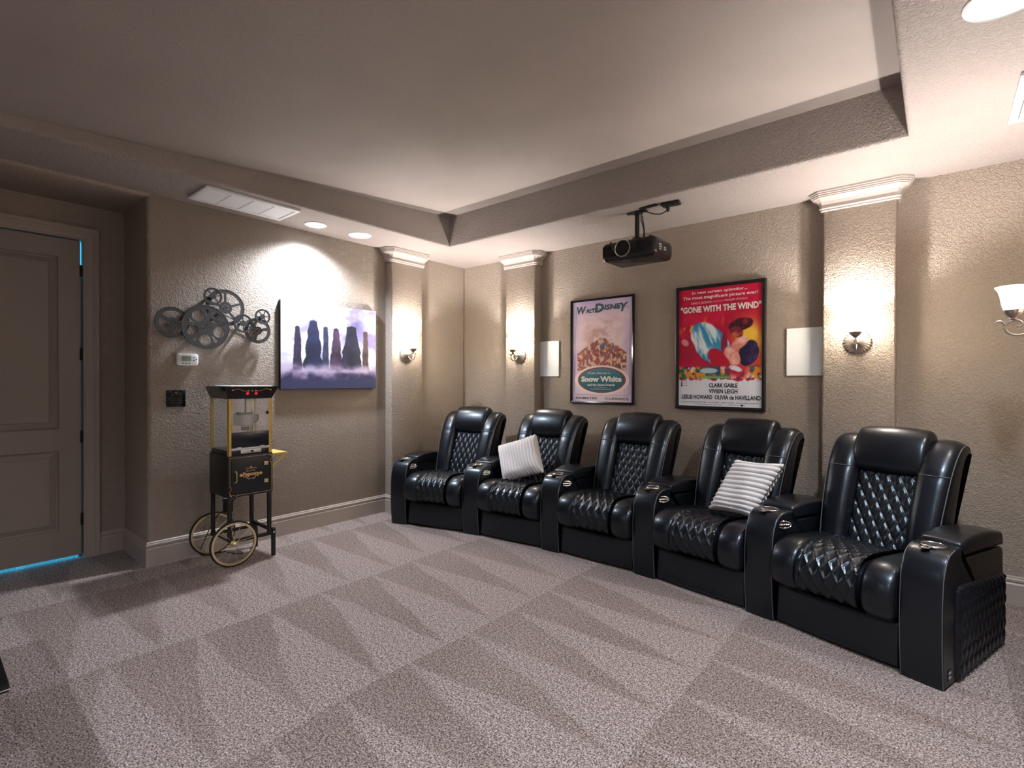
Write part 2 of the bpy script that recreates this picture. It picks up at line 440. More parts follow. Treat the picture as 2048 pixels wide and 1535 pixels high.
# ------------------------------------------------------------ DOOR
door = thing('door_1', (RX, 0, 0)); door['kind'] = 'structure'
dl = .0
bm = bmesh.new()          # leaf built of stiles, rails and recessed panels; local x=depth (0 = face), y, z
d0, d1 = DY0+.004, DY1-.006; st = .128; zb = .028
face, bk = -.012, -.05
for a, b in (((bk, d0, zb), (face, d0+st, DZ-.006)), ((bk, d1-st, zb), (face, d1, DZ-.006)),
             ((bk, d0+st, zb), (face, d1-st, .235)), ((bk, d0+st, .838), (face, d1-st, 1.002)), ((bk, d0+st, 2.298), (face, d1-st, DZ-.006))):
    box(bm, a, b)
obj('door_leaf', bm, M_door, door)
for z0_, z1_ in ((.235, .838), (1.002, 2.298)):
    bm = bmesh.new(); y0_, y1_ = d0+st, d1-st
    def rr(i, x): return [bm.verts.new((x, y, z)) for y, z in ((y0_+i, z0_+i), (y1_-i, z0_+i), (y1_-i, z1_-i), (y0_+i, z1_-i))]
    R_ = [rr(0, face), rr(.006, face-.012), rr(.016, face-.018), rr(.052, face-.005), rr(.055, face-.008)]
    for A, Bq in zip(R_, R_[1:]):
        for k in range(4): bm.faces.new((A[k], A[(k+1) % 4], Bq[(k+1) % 4], Bq[k]))
    bm.faces.new(R_[-1]); fixn(bm)
    obj('door_panel', bm, M_door, door)
for z_ in (.30, .935, 1.57, 2.208):
    bm = bmesh.new(); lathe(bm, [(.0075, -.045), (.0075, .045)], 10, T((-.006, d1+.004, z_))); box(bm, (-.014, d1-.004, z_-.043), (-.0105, d1+.012, z_+.043)); obj('hinge', bm, M_blackm, door, smooth=40)
# casing: jamb + moulded architrave
bm = bmesh.new()
CP = [(.0, .0), (.012, .0), (.016, .008), (.014, .016), (.018, .030), (.018, .052), (.024, .060), (.022, .072), (.028, .080), (.028, .092), (.0, .092)]
def casing(bm):
    rings = []
    for (yy, zz, sy, sz) in ((d1+.014, 0, 1, 0), (d1+.014, DZ+.006, 1, 1), (d0-.014, DZ+.006, -1, 1), (d0-.014, 0, -1, 0)):
        rings.append([bm.verts.new((h_, yy+sy*o_, zz+sz*o_)) for h_, o_ in CP])
    for A, Bq in zip(rings, rings[1:]):
        for k in range(len(CP)): bm.faces.new((A[k], A[(k+1) % len(CP)], Bq[(k+1) % len(CP)], Bq[k]))
    fixn(bm)
casing(bm); obj('door_casing', bm, M_trim, door)
bm = bmesh.new(); box(bm, (-.1, d1+.012, 0), (0, DY1+.034, DZ+.03)); box(bm, (-.1, DY0-.034, 0), (0, d0-.012, DZ+.03)); box(bm, (-.1, DY0-.03, DZ+.004), (0, DY1+.03, DZ+.034))
box(bm, (-.07, d1-.01, 0), (-.056, d1+.013, 2.17)); box(bm, (-.07, d1-.01, 2.26), (-.056, d1+.0075, DZ))
box(bm, (-.07, d0, DZ-.02), (-.056, d1, DZ+.006)); obj('door_jamb', bm, M_door, door)
bm = bmesh.new(); quad(bm, (RX-.25, -.6, 0), (RX-.25, 1.4, 0), (RX-.25, 1.4, 2.7), (RX-.25, -.6, 2.7)); struct('hallway_glow', bm, M_blue)  # glowing sheet standing in for the blue hall light behind the door gaps
bm = bmesh.new(); lathe(bm, [(.012, 0), (.012, .03), (.03, .04), (.03, .06), (.012, .07)], 16, T((face, d0+.06, .95)) @ Ry(PI/2)); obj('door_knob', bm, M_bronze, door, smooth=40)

# ------------------------------------------------------------ LEATHER RECLINERS
SEATP = [(.60, .30), (.60, .425), (.45, .45), (.28, .468), (.12, .482), (.03, .474), (-.03, .435), (-.058, .37), (-.055, .30), (-.02, .252), (.04, .238), (.3, .238)]
SEATC = catmull(SEATP, 5)
def quilt_grid(bm, path, x0, x1, px, ps, amp, nx=56, edge=.016, depth=.009, phase=0, taper=None):
    """quilted diamonds on a swept path [(y,z)] (outer side to the left of travel), displaced along the normal"""
    P = np.array(path, float); seg = np.linalg.norm(np.diff(P, axis=0), axis=1); s = np.concatenate([[0], np.cumsum(seg)]); Ls = s[-1]
    ns = int(Ls/.0062); S_ = np.linspace(0, Ls, ns+1); Y = np.interp(S_, s, P[:, 0]); Z = np.interp(S_, s, P[:, 1])
    dY = np.gradient(Y); dZ = np.gradient(Z); k = np.ones(5)/5
    dY = np.convolve(np.pad(dY, 2, 'edge'), k, 'valid'); dZ = np.convolve(np.pad(dZ, 2, 'edge'), k, 'valid')
    ln = np.hypot(dY, dZ); nY, nZ = -dZ/ln, dY/ln
    rows = []
    for i in range(ns+1):
        row = []
        for j in range(nx+1):
            x = x0+(x1-x0)*j/nx; ex = min(j, nx-j)/nx*(x1-x0); es = min(S_[i], Ls-S_[i])
            a = x/px+S_[i]/ps+phase; b = x/px-S_[i]/ps-phase
            h = (1-(1-abs(math.sin(PI*a)))**2.4)*(1-(1-abs(math.sin(PI*b)))**2.4)*amp
            fe = min(1, ex/edge); fe = math.sin(fe*PI/2); h = h*fe-depth*(1-fe)
            xx = x*(taper(i/ns) if taper else 1)
            row.append(bm.verts.new((xx, Y[i]+nY[i]*h, Z[i]+nZ[i]*h)))
        rows.append(row)
    fs = []
    for A, Bq in zip(rows, rows[1:]):
        for j in range(nx): fs.append(bm.faces.new((A[j], A[j+1], Bq[j+1], Bq[j])))
    return rows
MESH = {}
def cached(key, fn, m, smooth=180):
    if key not in MESH:
        bm = bmesh.new(); fn(bm); me = bpy.data.meshes.new(key); bm.to_mesh(me); bm.free()
        for x in (m if isinstance(m, list) else [m]): me.materials.append(x)
        me.shade_smooth()
        if smooth < 180: me.set_sharp_from_angle(angle=math.radians(smooth))
        MESH[key] = me
    return MESH[key]
def part(name, me, parent, M=None): return obj(name, me, None, parent, M)

def f_bolster(sgn):
    def f(bm):
        a, b = sorted((sgn*.152, sgn*.306)); extr(bm, SEATC, a, b, .026, .013, 8)
    return f
def f_seatcore(bm): extr(bm, [tuple(p) for p in offset_poly(SEATC, .016)], -.158, .158, .004, 0, 3)
def f_seatpanel(bm):
    path = catmull([(.60, .43), (.45, .455), (.28, .476), (.12, .492), (.03, .484), (-.034, .442), (-.064, .37), (-.060, .30), (-.025, .250), (.04, .24)], 10, False)
    quilt_grid(bm, path, -.150, .150, .062, .108, .0105, 64); 
    for f in bm.faces: f.normal_flip()
    bm.normal_update()
def f_foot(bm):
    pr = rpoly([(.012, .02), (.075, .02), (.075, .236), (.022, .236)], [.012, .01, .01, .03], 5)
    extr(bm, pr, -.302, .302, .012, .006, 10)
    for v in bm.verts:
        if v.co.z > .12: v.co.z -= .012*(1-(v.co.x/.302)**2)
def f_base(bm): box(bm, (-.30, .06, .012), (.30, .86, .30), .01)
def f_shell(bm):
    pr = catmull([(.54, .36), (.58, .55), (.64, .70), (.70, .84), (.76, .97), (.80, 1.02), (.84, 1.0), (.85, .85), (.83, .6), (.80, .36)], 4)
    extr(bm, pr, -.16, .16, .01, 0, 3)
def f_backpanel(bm):
    path = catmull([(.50, .425), (.548, .55), (.604, .68), (.666, .82), (.705, .90)], 10, False)
    quilt_grid(bm, path, -.150, .150, .060, .112, .0105, 64, edge=.014)
WINGP = catmull([(.468, .40), (.482, .50), (.515, .62), (.568, .76), (.622, .875), (.672, .950), (.722, 1.000), (.775, 1.028), (.835, 1.032), (.888, 1.012), (.914, .972), (.908, .935), (.880, .915), (.850, .925), (.822, .900), (.79, .80), (.745, .60), (.71, .40), (.60, .385)], 5)
def wingx(v):
    t = max(0, min(1, (v.z-.40)/.62)); v.x *= .93+.11*t; return v
def f_wing(sgn):
    def f(bm):
        a, b = sorted((sgn*.146, sgn*.315)); extr(bm, WINGP, a, b, .052, .012, 9, xf=wingx)
        for v in bm.verts:     # crosswise seam groove + creases
            d = abs(v.co.z-(.865+.05*(abs(v.co.x)-.15)*-1)); 
            if d < .008 and v.co.y < .7: v.co.y += .004
    return f
def f_wingpipe(sgn):
    def f(bm):
        pts = [wingx(Vector((sgn*.306, p[0]-.0, p[1]))) for p in offset_poly(WINGP, .016)[:66]]
        tube(bm, pts, .0028, 6)
        # cross seam
        tube(bm, [wingx(Vector((sgn*(.165+.145*t), .612-.012*math.cos(PI*(t-.5)), .862))) for t in np.linspace(0, 1, 9)], .002, 5)
    return f
HEADP = catmull([(y_+.072+.10*(z_-.95), .835+(z_-.835)*1.045) for y_, z_ in [(.622, .835), (.588, .862), (.580, .925), (.598, .995), (.632, 1.048), (.685, 1.078), (.742, 1.072), (.785, 1.03), (.795, .965), (.77, .88), (.70, .835)]], 6)
def f_head(bm):
    extr(bm, HEADP, -.186, .186, .028, .012, 14)
def f_headpipe(s):
    def f(bm):
        tube(bm, [Vector((s*.172, p[0], p[1])) for p in offset_poly(HEADP, .0075)], .0028, 6, closed=True)
    return f
# arm, local: centre x=0, front at y=0 (bottom)
ARMP = rpoly([(.0, .0), (-.018, .16), (-.020, .36), (-.008, .50), (.035, .580), (.095, .606), (.205, .608), (.207, .552), (.79, .512), (.80, .40), (.80, .0)], [.004, .08, .12, .07, .04, .05, .006, .006, .03, .03, .01], 5)
LIDP = rpoly([(.209, .556), (.209, .622), (.33, .638), (.55, .628), (.795, .588), (.80, .518), (.50, .540)], [.008, .014, .08, .08, .03, .015, .05], 5)
def taper(k):
    def f(v): v.x *= 1+k*max(0, v.y)/.8; return v
    return f
AW = .084
def f_arm(k):
    def f(bm): extr(bm, ARMP, -AW, AW, .010, .004, 8, xf=taper(k))
    return f
def f_lid(k):
    def f(bm): extr(bm, LIDP, -AW, AW, .014, .005, 8, xf=taper(k))
    return f
def f_armpipe(k, s):
    def f(bm):
        tp = taper(k)
        if s: tube(bm, [tp(Vector((s*(AW-.004), p[0], p[1]))) for p in offset_poly(ARMP, .0020)[2:36]], .0024, 5)
        else: tube(bm, [Vector((x, -.003+.004, .503)) for x in np.linspace(-AW+.004, AW-.004, 5)], .0018, 5)
    return f
def f_cupring(bm):
    tube(bm, [(.046*math.cos(a), .046*math.sin(a), 0) for a in np.linspace(0, 2*PI, 33)[:-1]], .0055, 8, closed=True)
def f_cupwell(bm): lathe(bm, [(.0435, .0015), (.043, -.001), (.001, -.0012)], 28)
def f_tray(bm): lathe(bm, [(.021, 0), (.021, .004), (.017, .006), (.014, .004), (.001, .004)], 20)
def f_ctrl(bm):
    tube(bm, [(0, .042*math.cos(a), .019*math.sin(a)) for a in np.linspace(0, 2*PI, 29)[:-1]], .0035, 6, closed=True)
def f_ctrlbtn(bm):
    for i in range(5): lathe(bm, [(.0062, -.002), (.0062, .004), (.003, .006)], 10, T((0, -.027+.0135*i, -.001)) @ Ry(PI/2))
def f_ctrlpad(bm): lathe(bm, [(1, -.040), (1, .001)], 28, Matrix.Scale(1, 4) @ Matrix(((0, 0, 1, 0), (.04, 0, 0, 0), (0, .017, 0, 0), (0, 0, 0, 1))))
def f_sideq(bm):
    """quilted outer side: local x = outward, y, z"""
    nx, ns = 130, 80; rows = []
    for i in range(ns+1):
        row = []
        for j in range(nx+1):
            y = .125+.66*j/nx; top = .445-.07*((y-.125)/.66)-.03*max(0, 1-(y-.125)/.06)**2
            z = .014+(top-.014)*i/ns
            a = (y/.058+z/.125); b = (y/.058-z/.125)
            h = (1-(1-abs(math.sin(PI*a)))**2.0)*(1-(1-abs(math.sin(PI*b)))**2.0)*.013
            e = min(min(j, nx-j)/nx*.66, min(i, ns-i)/ns*(top-.014)); fe = math.sin(min(1, e/.014)*PI/2)
            row.append(bm.verts.new((h*fe+.010*fe, y, z)))
        rows.append(row)
    for A, Bq in zip(rows, rows[1:]):
        for j in range(nx): bm.faces.new((A[j], A[j+1], Bq[j+1], Bq[j]))
def make_arm(parent, Ml, k, outer=0, ctrl=True):
    key = 'k%.2f' % k
    a = part('armrest', cached('arm'+key, f_arm(k), M_lea_smooth, 50), parent, Ml)
    part('console_lid', cached('lid'+key, f_lid(k), M_lea_smooth, 50), a)
    for s in (-1, 0, 1): part('piping', cached('apipe%d' % s+key, f_armpipe(k, s), M_stitch), a)
    cx_ = 0; cy_ = .125
    part('cup_ring', cached('cupring', f_cupring, M_chrome), a, T((cx_, cy_, .6105)))
    part('cup_well', cached('cupwell', f_cupwell, M_blackm, 40), a, T((cx_, cy_, .6115)))
    part('tray_socket', cached('tray', f_tray, M_chrome, 40), a, T((cx_-.012, cy_-.066, .605)) @ Rx(-.15))
    if ctrl:
        x_ = AW*(1+k*.1/.8)+.010
        Mk = T((x_, .085, .545)) @ Rz(math.radians(-34)) @ Ry(math.radians(-16))
        part('control_ring', cached('ctrl', f_ctrl, M_chrome), a, Mk)
        part('control_pad', cached('ctrlpad', f_ctrlpad, M_glossb, 40), a, Mk)
        part('button', cached('ctrlbtn', f_ctrlbtn, M_chrome, 40), a, Mk)
    if outer:
        Mo = T((outer*(AW-.002), 0, 0)) @ (Matrix() if outer > 0 else Matrix.Scale(-1, 4, (1, 0, 0)))
        part('quilted_side', cached('sideq%d' % outer, f_sideq, M_lea_smooth), a, Mo)
        bm = bmesh.new(); box(bm, (AW-.001, .035, .035), (AW+.003, .075, .085), .002); obj('power_socket', bm, M_black, a, None, 40)
        bm = bmesh.new()
        for z_ in (.05, .07): box(bm, (AW+.002, .043, z_-.005), (AW+.0045, .067, z_+.005), .001)
        obj('socket_insert', bm, M_steel, a, None, 40)
    return a
ARMS = [(-3.948, 3.03, 19), (-3.19, 3.24, 11.5), (-2.39, 3.334, 4.0), (-1.58, 3.337, -4.5), (-.795, 3.208, -13), (-.05, 2.98, -17.5)]
armM = [T((x-.03*math.sin(math.radians(-a)) if False else x, y, 0)) @ Rz(math.radians(a)) for x, y, a in ARMS]
LAB = ['black leather recliner at the left end, beside the corner pilaster, seat empty',
       'black leather recliner second from the left, with a ribbed cushion leaning to its left side',
       'black leather recliner in the middle of the row, empty, between the two holding cushions',
       'black leather recliner second from the right, with a ribbed cushion against its right side',
       'black leather recliner nearest the camera, with quilted outer side panel, seat empty']
chairs = []
for i in range(5):
    a = np.array(ARMS[i][:2]); b = np.array(ARMS[i+1][:2]); m_ = (a+b)/2; th = math.atan2(b[1]-a[1], b[0]-a[0]); sp = np.linalg.norm(b-a)
    Mc = T((m_[0], m_[1], 0)) @ Rz(th) @ T((0, 0, 0))
    t = thing('recliner', M=Mc, label=LAB[i], cat='recliner', group='row of black leather recliners')
    sx = (sp-.168)/.62; Sx = Matrix.Diagonal((sx, 1, 1, 1))
    for s in (-1, 1):
        part('seat_bolster', cached('bolster%d' % s, f_bolster(s), M_lea), t, Sx)
    part('seat_core', cached('seatcore', f_seatcore, M_lea_side, 50), t, Sx)
    part('quilted_seat', cached('seatpanel', f_seatpanel, M_lea_smooth), t, Sx)
    part('footrest', cached('foot', f_foot, M_lea_side, 50), t, Sx)
    part('base', cached('rbase', f_base, M_lea_side, 40), t, Sx)
    bk_ = part('backrest', cached('shell', f_shell, M_lea_side, 50), t)
    part('quilted_back', cached('backpanel', f_backpanel, M_lea_smooth), bk_)
    for s in (-1, 1):
        wg = part('back_wing', cached('wing%d' % s, f_wing(s), M_lea), bk_)
    for s in (-1, 1): part('wing_piping', cached('wingpipe%d' % s, f_wingpipe(s), M_stitch), bk_)
    hd = part('headrest', cached('head', f_head, M_lea_smooth), t)
    for s in (-1, 1): part('piping', cached('headpipe%d' % s, f_headpipe(s), M_stitch), hd)
    Ci = Mc.inverted()
    make_arm(t, Ci @ armM[i], .55 if i else .0, outer=-1 if i == 0 else 0)
    if i == 4: make_arm(t, Ci @ armM[5], 0., outer=1, ctrl=False)
    chairs.append((t, Mc))

# ------------------------------------------------------------ RIBBED CUSHIONS
def cushion(wd, ht, th_, ribs, axis, shear=0):
    bm = bmesh.new(); n = 112; grids = []
    for side in (1, -1):
        g = []
        for i in range(n+1):
            r_ = []
            for j in range(n+1):
                u = -1+2*i/n; v = -1+2*j/n
                px_ = u*(1-.07*(1-v*v)*0-.06*(v*v)*0)*wd/2*(1-.05*(1-abs(u))*0); 
                pin = 1-.075*(1-v*v)*abs(u)**3; pin2 = 1-.075*(1-u*u)*abs(v)**3
                x = u*wd/2*pin; y = v*ht/2*pin2
                prof = max(0, (1-u**4)*(1-v**4))**.5
                q = u if axis == 0 else v
                rib = abs(math.sin(PI*ribs*(q+1)/2))**.5
                e = min(1-abs(u), 1-abs(v))
                z = side*(th_/2*prof+.019*rib*min(1, .4+prof))
                # scalloped border
                if axis == 0 and abs(v) > .9: y += math.copysign(.017*rib*(abs(v)-.9)/.1, v)
                if axis == 1 and abs(u) > .9: x += math.copysign(.017*rib*(abs(u)-.9)/.1, u)
                z += .006*math.sin(5*u+3*v)*prof
                r_.append(bm.verts.new((x+shear*y, y, z)))
            g.append(r_)
        for a, b in zip(g, g[1:]):
            for j in range(n):
                f = (a[j], b[j], b[j+1], a[j+1]); bm.faces.new(f if side > 0 else f[::-1])
    bmesh.ops.remove_doubles(bm, verts=bm.verts, dist=.0025)
    fixn(bm)
    return bm
def put_cushion(ci, loc, yaw, lean, roll, dims, label):
    # local cushion: x right, y up, z toward viewer; seat frame: -y is forward
    Mc = chairs[ci][1] @ T(loc) @ Rz(yaw) @ Rx(PI/2-lean) @ Rz(roll)
    bm = cushion(*dims)
    o = obj('cushion', bm, M_plush, None, None, 180); o.matrix_world = Mc
    tag(o, label, 'cushion', 'white ribbed cushions')
put_cushion(1, (-.085, .315, .665), math.radians(-6), math.radians(24), math.radians(20), (.43, .35, .13, 14, 0, -.16), 'white ribbed plush cushion with upright ribs on the second recliner from the left')
put_cushion(3, (.165, .32, .672), math.radians(-10), math.radians(22), math.radians(3), (.31, .37, .14, 12, 1, .36), 'white ribbed plush cushion with level ribs on the second recliner from the right')

# ------------------------------------------------------------ SCONCES
def sconce(loc, face_ang, label):
    """local: -y... plate on plane y=0, arm projects to -y, z up"""
    t = thing('wall_sconce', loc, face_ang, label, 'wall lamp', 'bronze wall sconces')
    bm = bmesh.new()
    Mp = Matrix(((.98, 0, 0, 0), (0, 0, -1, 0), (0, 1, 0, 0), (0, 0, 0, 1)))
    lathe(bm, [(.078, 0), (.083, .004), (.081, .010), (.064, .017), (.048, .020), (.038, .028), (.020, .036), (.012, .044), (.003, .046)], 72, Mp, mod=lambda a, z: 1+(.075*math.cos(26*a) if z < .019 else .0))
    fixn(bm); obj('backplate', bm, M_bronze, t, smooth=35)
    bm = bmesh.new()
    pts = catmull([(0, -.03, -.006), (0, -.050, -.030), (0, -.080, -.052), (0, -.112, -.058), (0, -.138, -.044), (0, -.148, -.020), (0, -.140, .002), (0, -.120, .014), (0, -.098, .010), (0, -.088, -.006), (0, -.098, -.018), (0, -.108, -.014)], 5, False)
    rr_ = [.0058-.002*abs(2*i/len(pts)-1)**2 for i in range(len(pts))]; rr_[-1] = .006; rr_[-2] = .006
    tube(bm, pts, rr_, 10)
    tube(bm, catmull([(0, -.146, -.022), (0, -.152, .000), (0, -.165, .012), (0, -.180, .008), (0, -.182, -.002)], 5, False), [.0045]*20+[.006], 8)
    obj('scroll_arm', bm, M_bronze, t, smooth=180)
    C_ = (0, -.120, .018)
    bm = bmesh.new(); lathe(bm, [(.006, 0), (.014, .002), (.014, .006), (.008, .008), (.016, .014), (.026, .022), (.032, .034), (.036, .046), (.033, .047), (.020, .030), (.004, .022)], 40, T(C_), mod=lambda a, z: 1+(.05*math.cos(12*a) if z > .012 else 0)); fixn(bm)
    obj('cup', bm, M_bronze, t, smooth=40)
    bm = bmesh.new()
    pr = [(.026, .034), (.036, .052), (.042, .080), (.046, .112), (.054, .140), (.064, .156), (.0625, .158), (.051, .141), (.043, .112), (.039, .080), (.033, .053), (.022, .038)]
    lathe(bm, pr, 48, T(C_), mod=lambda a, z: 1+.05*math.cos(8*a)*max(0, (z-.05)/.11), closed=True); fixn(bm)
    obj('glass_shade', bm, M_shade, t, smooth=60)
    bm = bmesh.new(); lathe(bm, [(.004, 0), (.012, .01), (.014, .03), (.006, .05), (.002, .06)], 16, T((0, -.120, .062))); fixn(bm); obj('bulb', bm, M_bulb, t, smooth=60)
    l = bpy.data.lights.new('sconce_light', 'POINT'); l.energy = BULB; l.color = (1, .955, .935); l.shadow_soft_size = .012
    lo = bpy.data.objects.new('bulb_light', l); col.objects.link(lo); lo.parent = t; lo.location = (0, -.120, .018+.118)
sconce((XL+PD, 3.421, 1.645), PI/2, 'bronze scroll sconce on the left wall pilaster beside the violet canvas print')
sconce((-3.487, YB-PD-.003, 1.645), 0, 'bronze scroll sconce on the narrow back wall pilaster next to the room corner')
sconce((-.435, YB-PD-.003, 1.652), 0, 'bronze scroll sconce seen head-on, on the large pilaster behind the nearest recliner')
sconce((XR-PD, 3.43, 1.660), -PI/2, 'bronze scroll sconce in profile at the right edge of the view')

# ------------------------------------------------------------ CEILING FIXTURES
def can(x, y, energy, label):
    t = thing('recessed_light', (x, y, CE), 0, label, 'ceiling light', 'recessed ceiling lights')
    bm = bmesh.new(); lathe(bm, [(.092, -.001), (.092, -.006), (.074, -.009), (.070, -.004), (.070, .0)], 40); fixn(bm); obj('trim_ring', bm, M_white, t, smooth=30)
    bm = bmesh.new(); lathe(bm, [(.070, -.0035), (.02, -.0036), (.001, -.0036)], 40); fixn(bm); obj('lens', bm, M_lamp, t, smooth=30)
    l = bpy.data.lights.new('can', 'SPOT'); l.energy = energy*6; l.color = CAN_C; l.spot_size = math.radians(140); l.spot_blend = .9; l.shadow_soft_size = .05
    lo = bpy.data.objects.new('can_light', l); col.objects.link(lo); lo.parent = t; lo.location = (0, 0, -.03)
can(-4.20, 2.32, CAN, 'lit round recessed light in the left soffit above the canvas print')
for i, (x, y, e) in enumerate(CANS):
    can(x, y, e, ['recessed light in the right soffit just above the top of the view', 'recessed light in the right soffit behind the camera', 'added fill light built as a recessed fixture in the front soffit behind the camera'][i])
def ceiling_speaker(x, y, r, label):
    bm = bmesh.new(); lathe(bm, [(r, .001), (r, -.004), (r-.006, -.007), (r-.010, -.004), (.01, -.005), (.001, -.005)], 56, T((x, y, CE))); fixn(bm)
    tag(obj('ceiling_speaker', bm, M_grille, None, None, 30), label, 'speaker', 'round ceiling speakers')
ceiling_speaker(-4.185, 2.755, .105, 'small white round ceiling speaker beside the lit recessed light')
ceiling_speaker(.177, 2.515, .120, 'large white round ceiling disc at the top right corner of the view')
def register(name, x0, x1, y0, y1, div, label):
    t = thing(name, ((x0+x1)/2, (y0+y1)/2, CE), 0, label, 'air vent'); hx, hy = (x1-x0)/2, (y1-y0)/2
    bm = bmesh.new()
    for a, b in (((-hx, -hy), (-hx+.035, hy)), ((hx-.035, -hy), (hx, hy)), ((-hx+.03, -hy), (hx-.03, -hy+.035)), ((-hx+.03, hy-.035), (hx-.03, hy))): box(bm, (*a, -.018), (*b, .0), .005, 2)
    obj('frame', bm, M_white, t, smooth=40)
    for k in range(1, div):
        yy = -hy+.03+(2*hy-.06)*k/div; bx('divider', (-hx+.03, yy-.006, -.016), (hx-.03, yy+.006, -.001), M_white, t)
    bx('backing', (-hx+.03, -hy+.03, -.003), (hx-.03, hy-.03, .0), M_blackm, t)
    bm = bmesh.new(); n = int((2*hx-.07)/.0125)
    for i in range(n):
        xx = -hx+.038+i*.0125
        vs = [bm.verts.new((xx+dx, y_, z_)) for dx, z_ in ((0, -.013), (.008, -.006)) for y_ in (-hy+.03, hy-.03)]
        bm.faces.new((vs[0], vs[1], vs[3], vs[2]))
        vs = [bm.verts.new((xx+dx, y_, z_)) for dx, z_ in ((0, -.0145), (.0085, -.0125)) for y_ in (-hy+.03, hy-.03)]
        bm.faces.new((vs[0], vs[1], vs[3], vs[2]))
    o = obj('louvre', bm, M_white, t); o['kind'] = 'stuff'
register('return_air_vent', -4.293, -3.928, 1.355, 2.045, 4, 'long white return air vent with four sections in the left soffit')
register('supply_register', .27, .46, 3.16, 3.72, 1, 'white supply register in the right soffit, cut by the right edge of the view')

# ------------------------------------------------------------ WALL SPEAKERS
def wall_speaker(x0, x1, z0, z1, label):
    bm = bmesh.new(); box(bm, (x0, YB-.012, z0), (x1, YB, z1), .002, 1)
    o = obj('wall_speaker', bm, M_grille, None, None, 30); tag(o, label, 'speaker', 'white in-wall speakers')
wall_speaker(-3.283, -3.039, 1.420, 1.792, 'white rectangular in-wall speaker left of the pale pink poster')
wall_speaker(-.903, -.66, 1.419, 1.783, 'white rectangular in-wall speaker tucked behind the large pilaster')

# ------------------------------------------------------------ PRINTS (vertex-painted sheets)
def vnoise(X, Y, seed, octv=4):
    rs = np.random.RandomState(seed); out = 0; amp = 1; tot = 0
    for o_ in range(octv):
        g = rs.rand(64, 64); xi = np.floor(X).astype(int); yi = np.floor(Y).astype(int); fx = X-xi; fy = Y-yi
        fx = fx*fx*(3-2*fx); fy = fy*fy*(3-2*fy)
        a = g[yi % 64, xi % 64]; b = g[yi % 64, (xi+1) % 64]; c = g[(yi+1) % 64, xi % 64]; d = g[(yi+1) % 64, (xi+1) % 64]
        out = out+amp*((a*(1-fx)+b*fx)*(1-fy)+(c*(1-fx)+d*fx)*fy); tot += amp; amp *= .5; X = X*2.03+3.1; Y = Y*2.03+1.7
    return out/tot
M_print = bpy.data.materials.new('printed_sheet'); M_print.use_nodes = True
_b = B(M_print); _b.inputs['Roughness'].default_value = .45; _a = N(M_print, 'ShaderNodeVertexColor', layer_name='Col'); L(M_print, _a.outputs[0], _b.inputs['Base Color'])
_b.inputs['Coat Weight'].default_value = .35; _b.inputs['Coat Roughness'].default_value = .08
M_canvas = M_print.copy(); M_canvas.name = 'printed_canvas'; B(M_canvas).inputs['Coat Weight'].default_value = 0; B(M_canvas).inputs['Roughness'].default_value = .7
def sheet(name, w_, h_, nx, ny, fn, m, parent, z=0):
    u = (np.arange(nx+1))/nx; v = (np.arange(ny+1))/ny; U, V = np.meshgrid(u, v)       # v: 0 top
    C = np.clip(fn(U, V), 0, 255)/255.0; Cl = np.where(C <= .04045, C/12.92, ((C+.055)/1.055)**2.4)
    co = np.stack([(U-.5)*w_, (.5-V)*h_, np.full_like(U, z)], -1).reshape(-1, 3)
    idx = np.arange((nx+1)*(ny+1)).reshape(ny+1, nx+1)
    f = np.stack([idx[1:, :-1], idx[1:, 1:], idx[:-1, 1:], idx[:-1, :-1]], -1).reshape(-1, 4)
    me = bpy.data.meshes.new(name); me.from_pydata(co.tolist(), [], f.tolist())
    ca = me.color_attributes.new('Col', 'FLOAT_COLOR', 'POINT')
    rgba = np.concatenate([Cl.reshape(-1, 3), np.ones((len(co), 1))], 1).astype(np.float32).ravel(); ca.data.foreach_set('color', rgba)
    return obj(name, me, m, parent)
def mix(a, b, t): t = np.clip(t, 0, 1)[..., None]; return a*(1-t)+b*t
def RGB(*c): return np.array(c, float)
def blob(U, V, cx_, cy_, rx, ry, rot=0, soft=.12, nz=0):
    c, s = math.cos(rot), math.sin(rot); x = (U-cx_); y = (V-cy_); a = (x*c+y*s)/rx; b = (-x*s+y*c)/ry
    d = np.sqrt(a*a+b*b)+nz; return np.clip((1-d)/soft+.5, 0, 1)

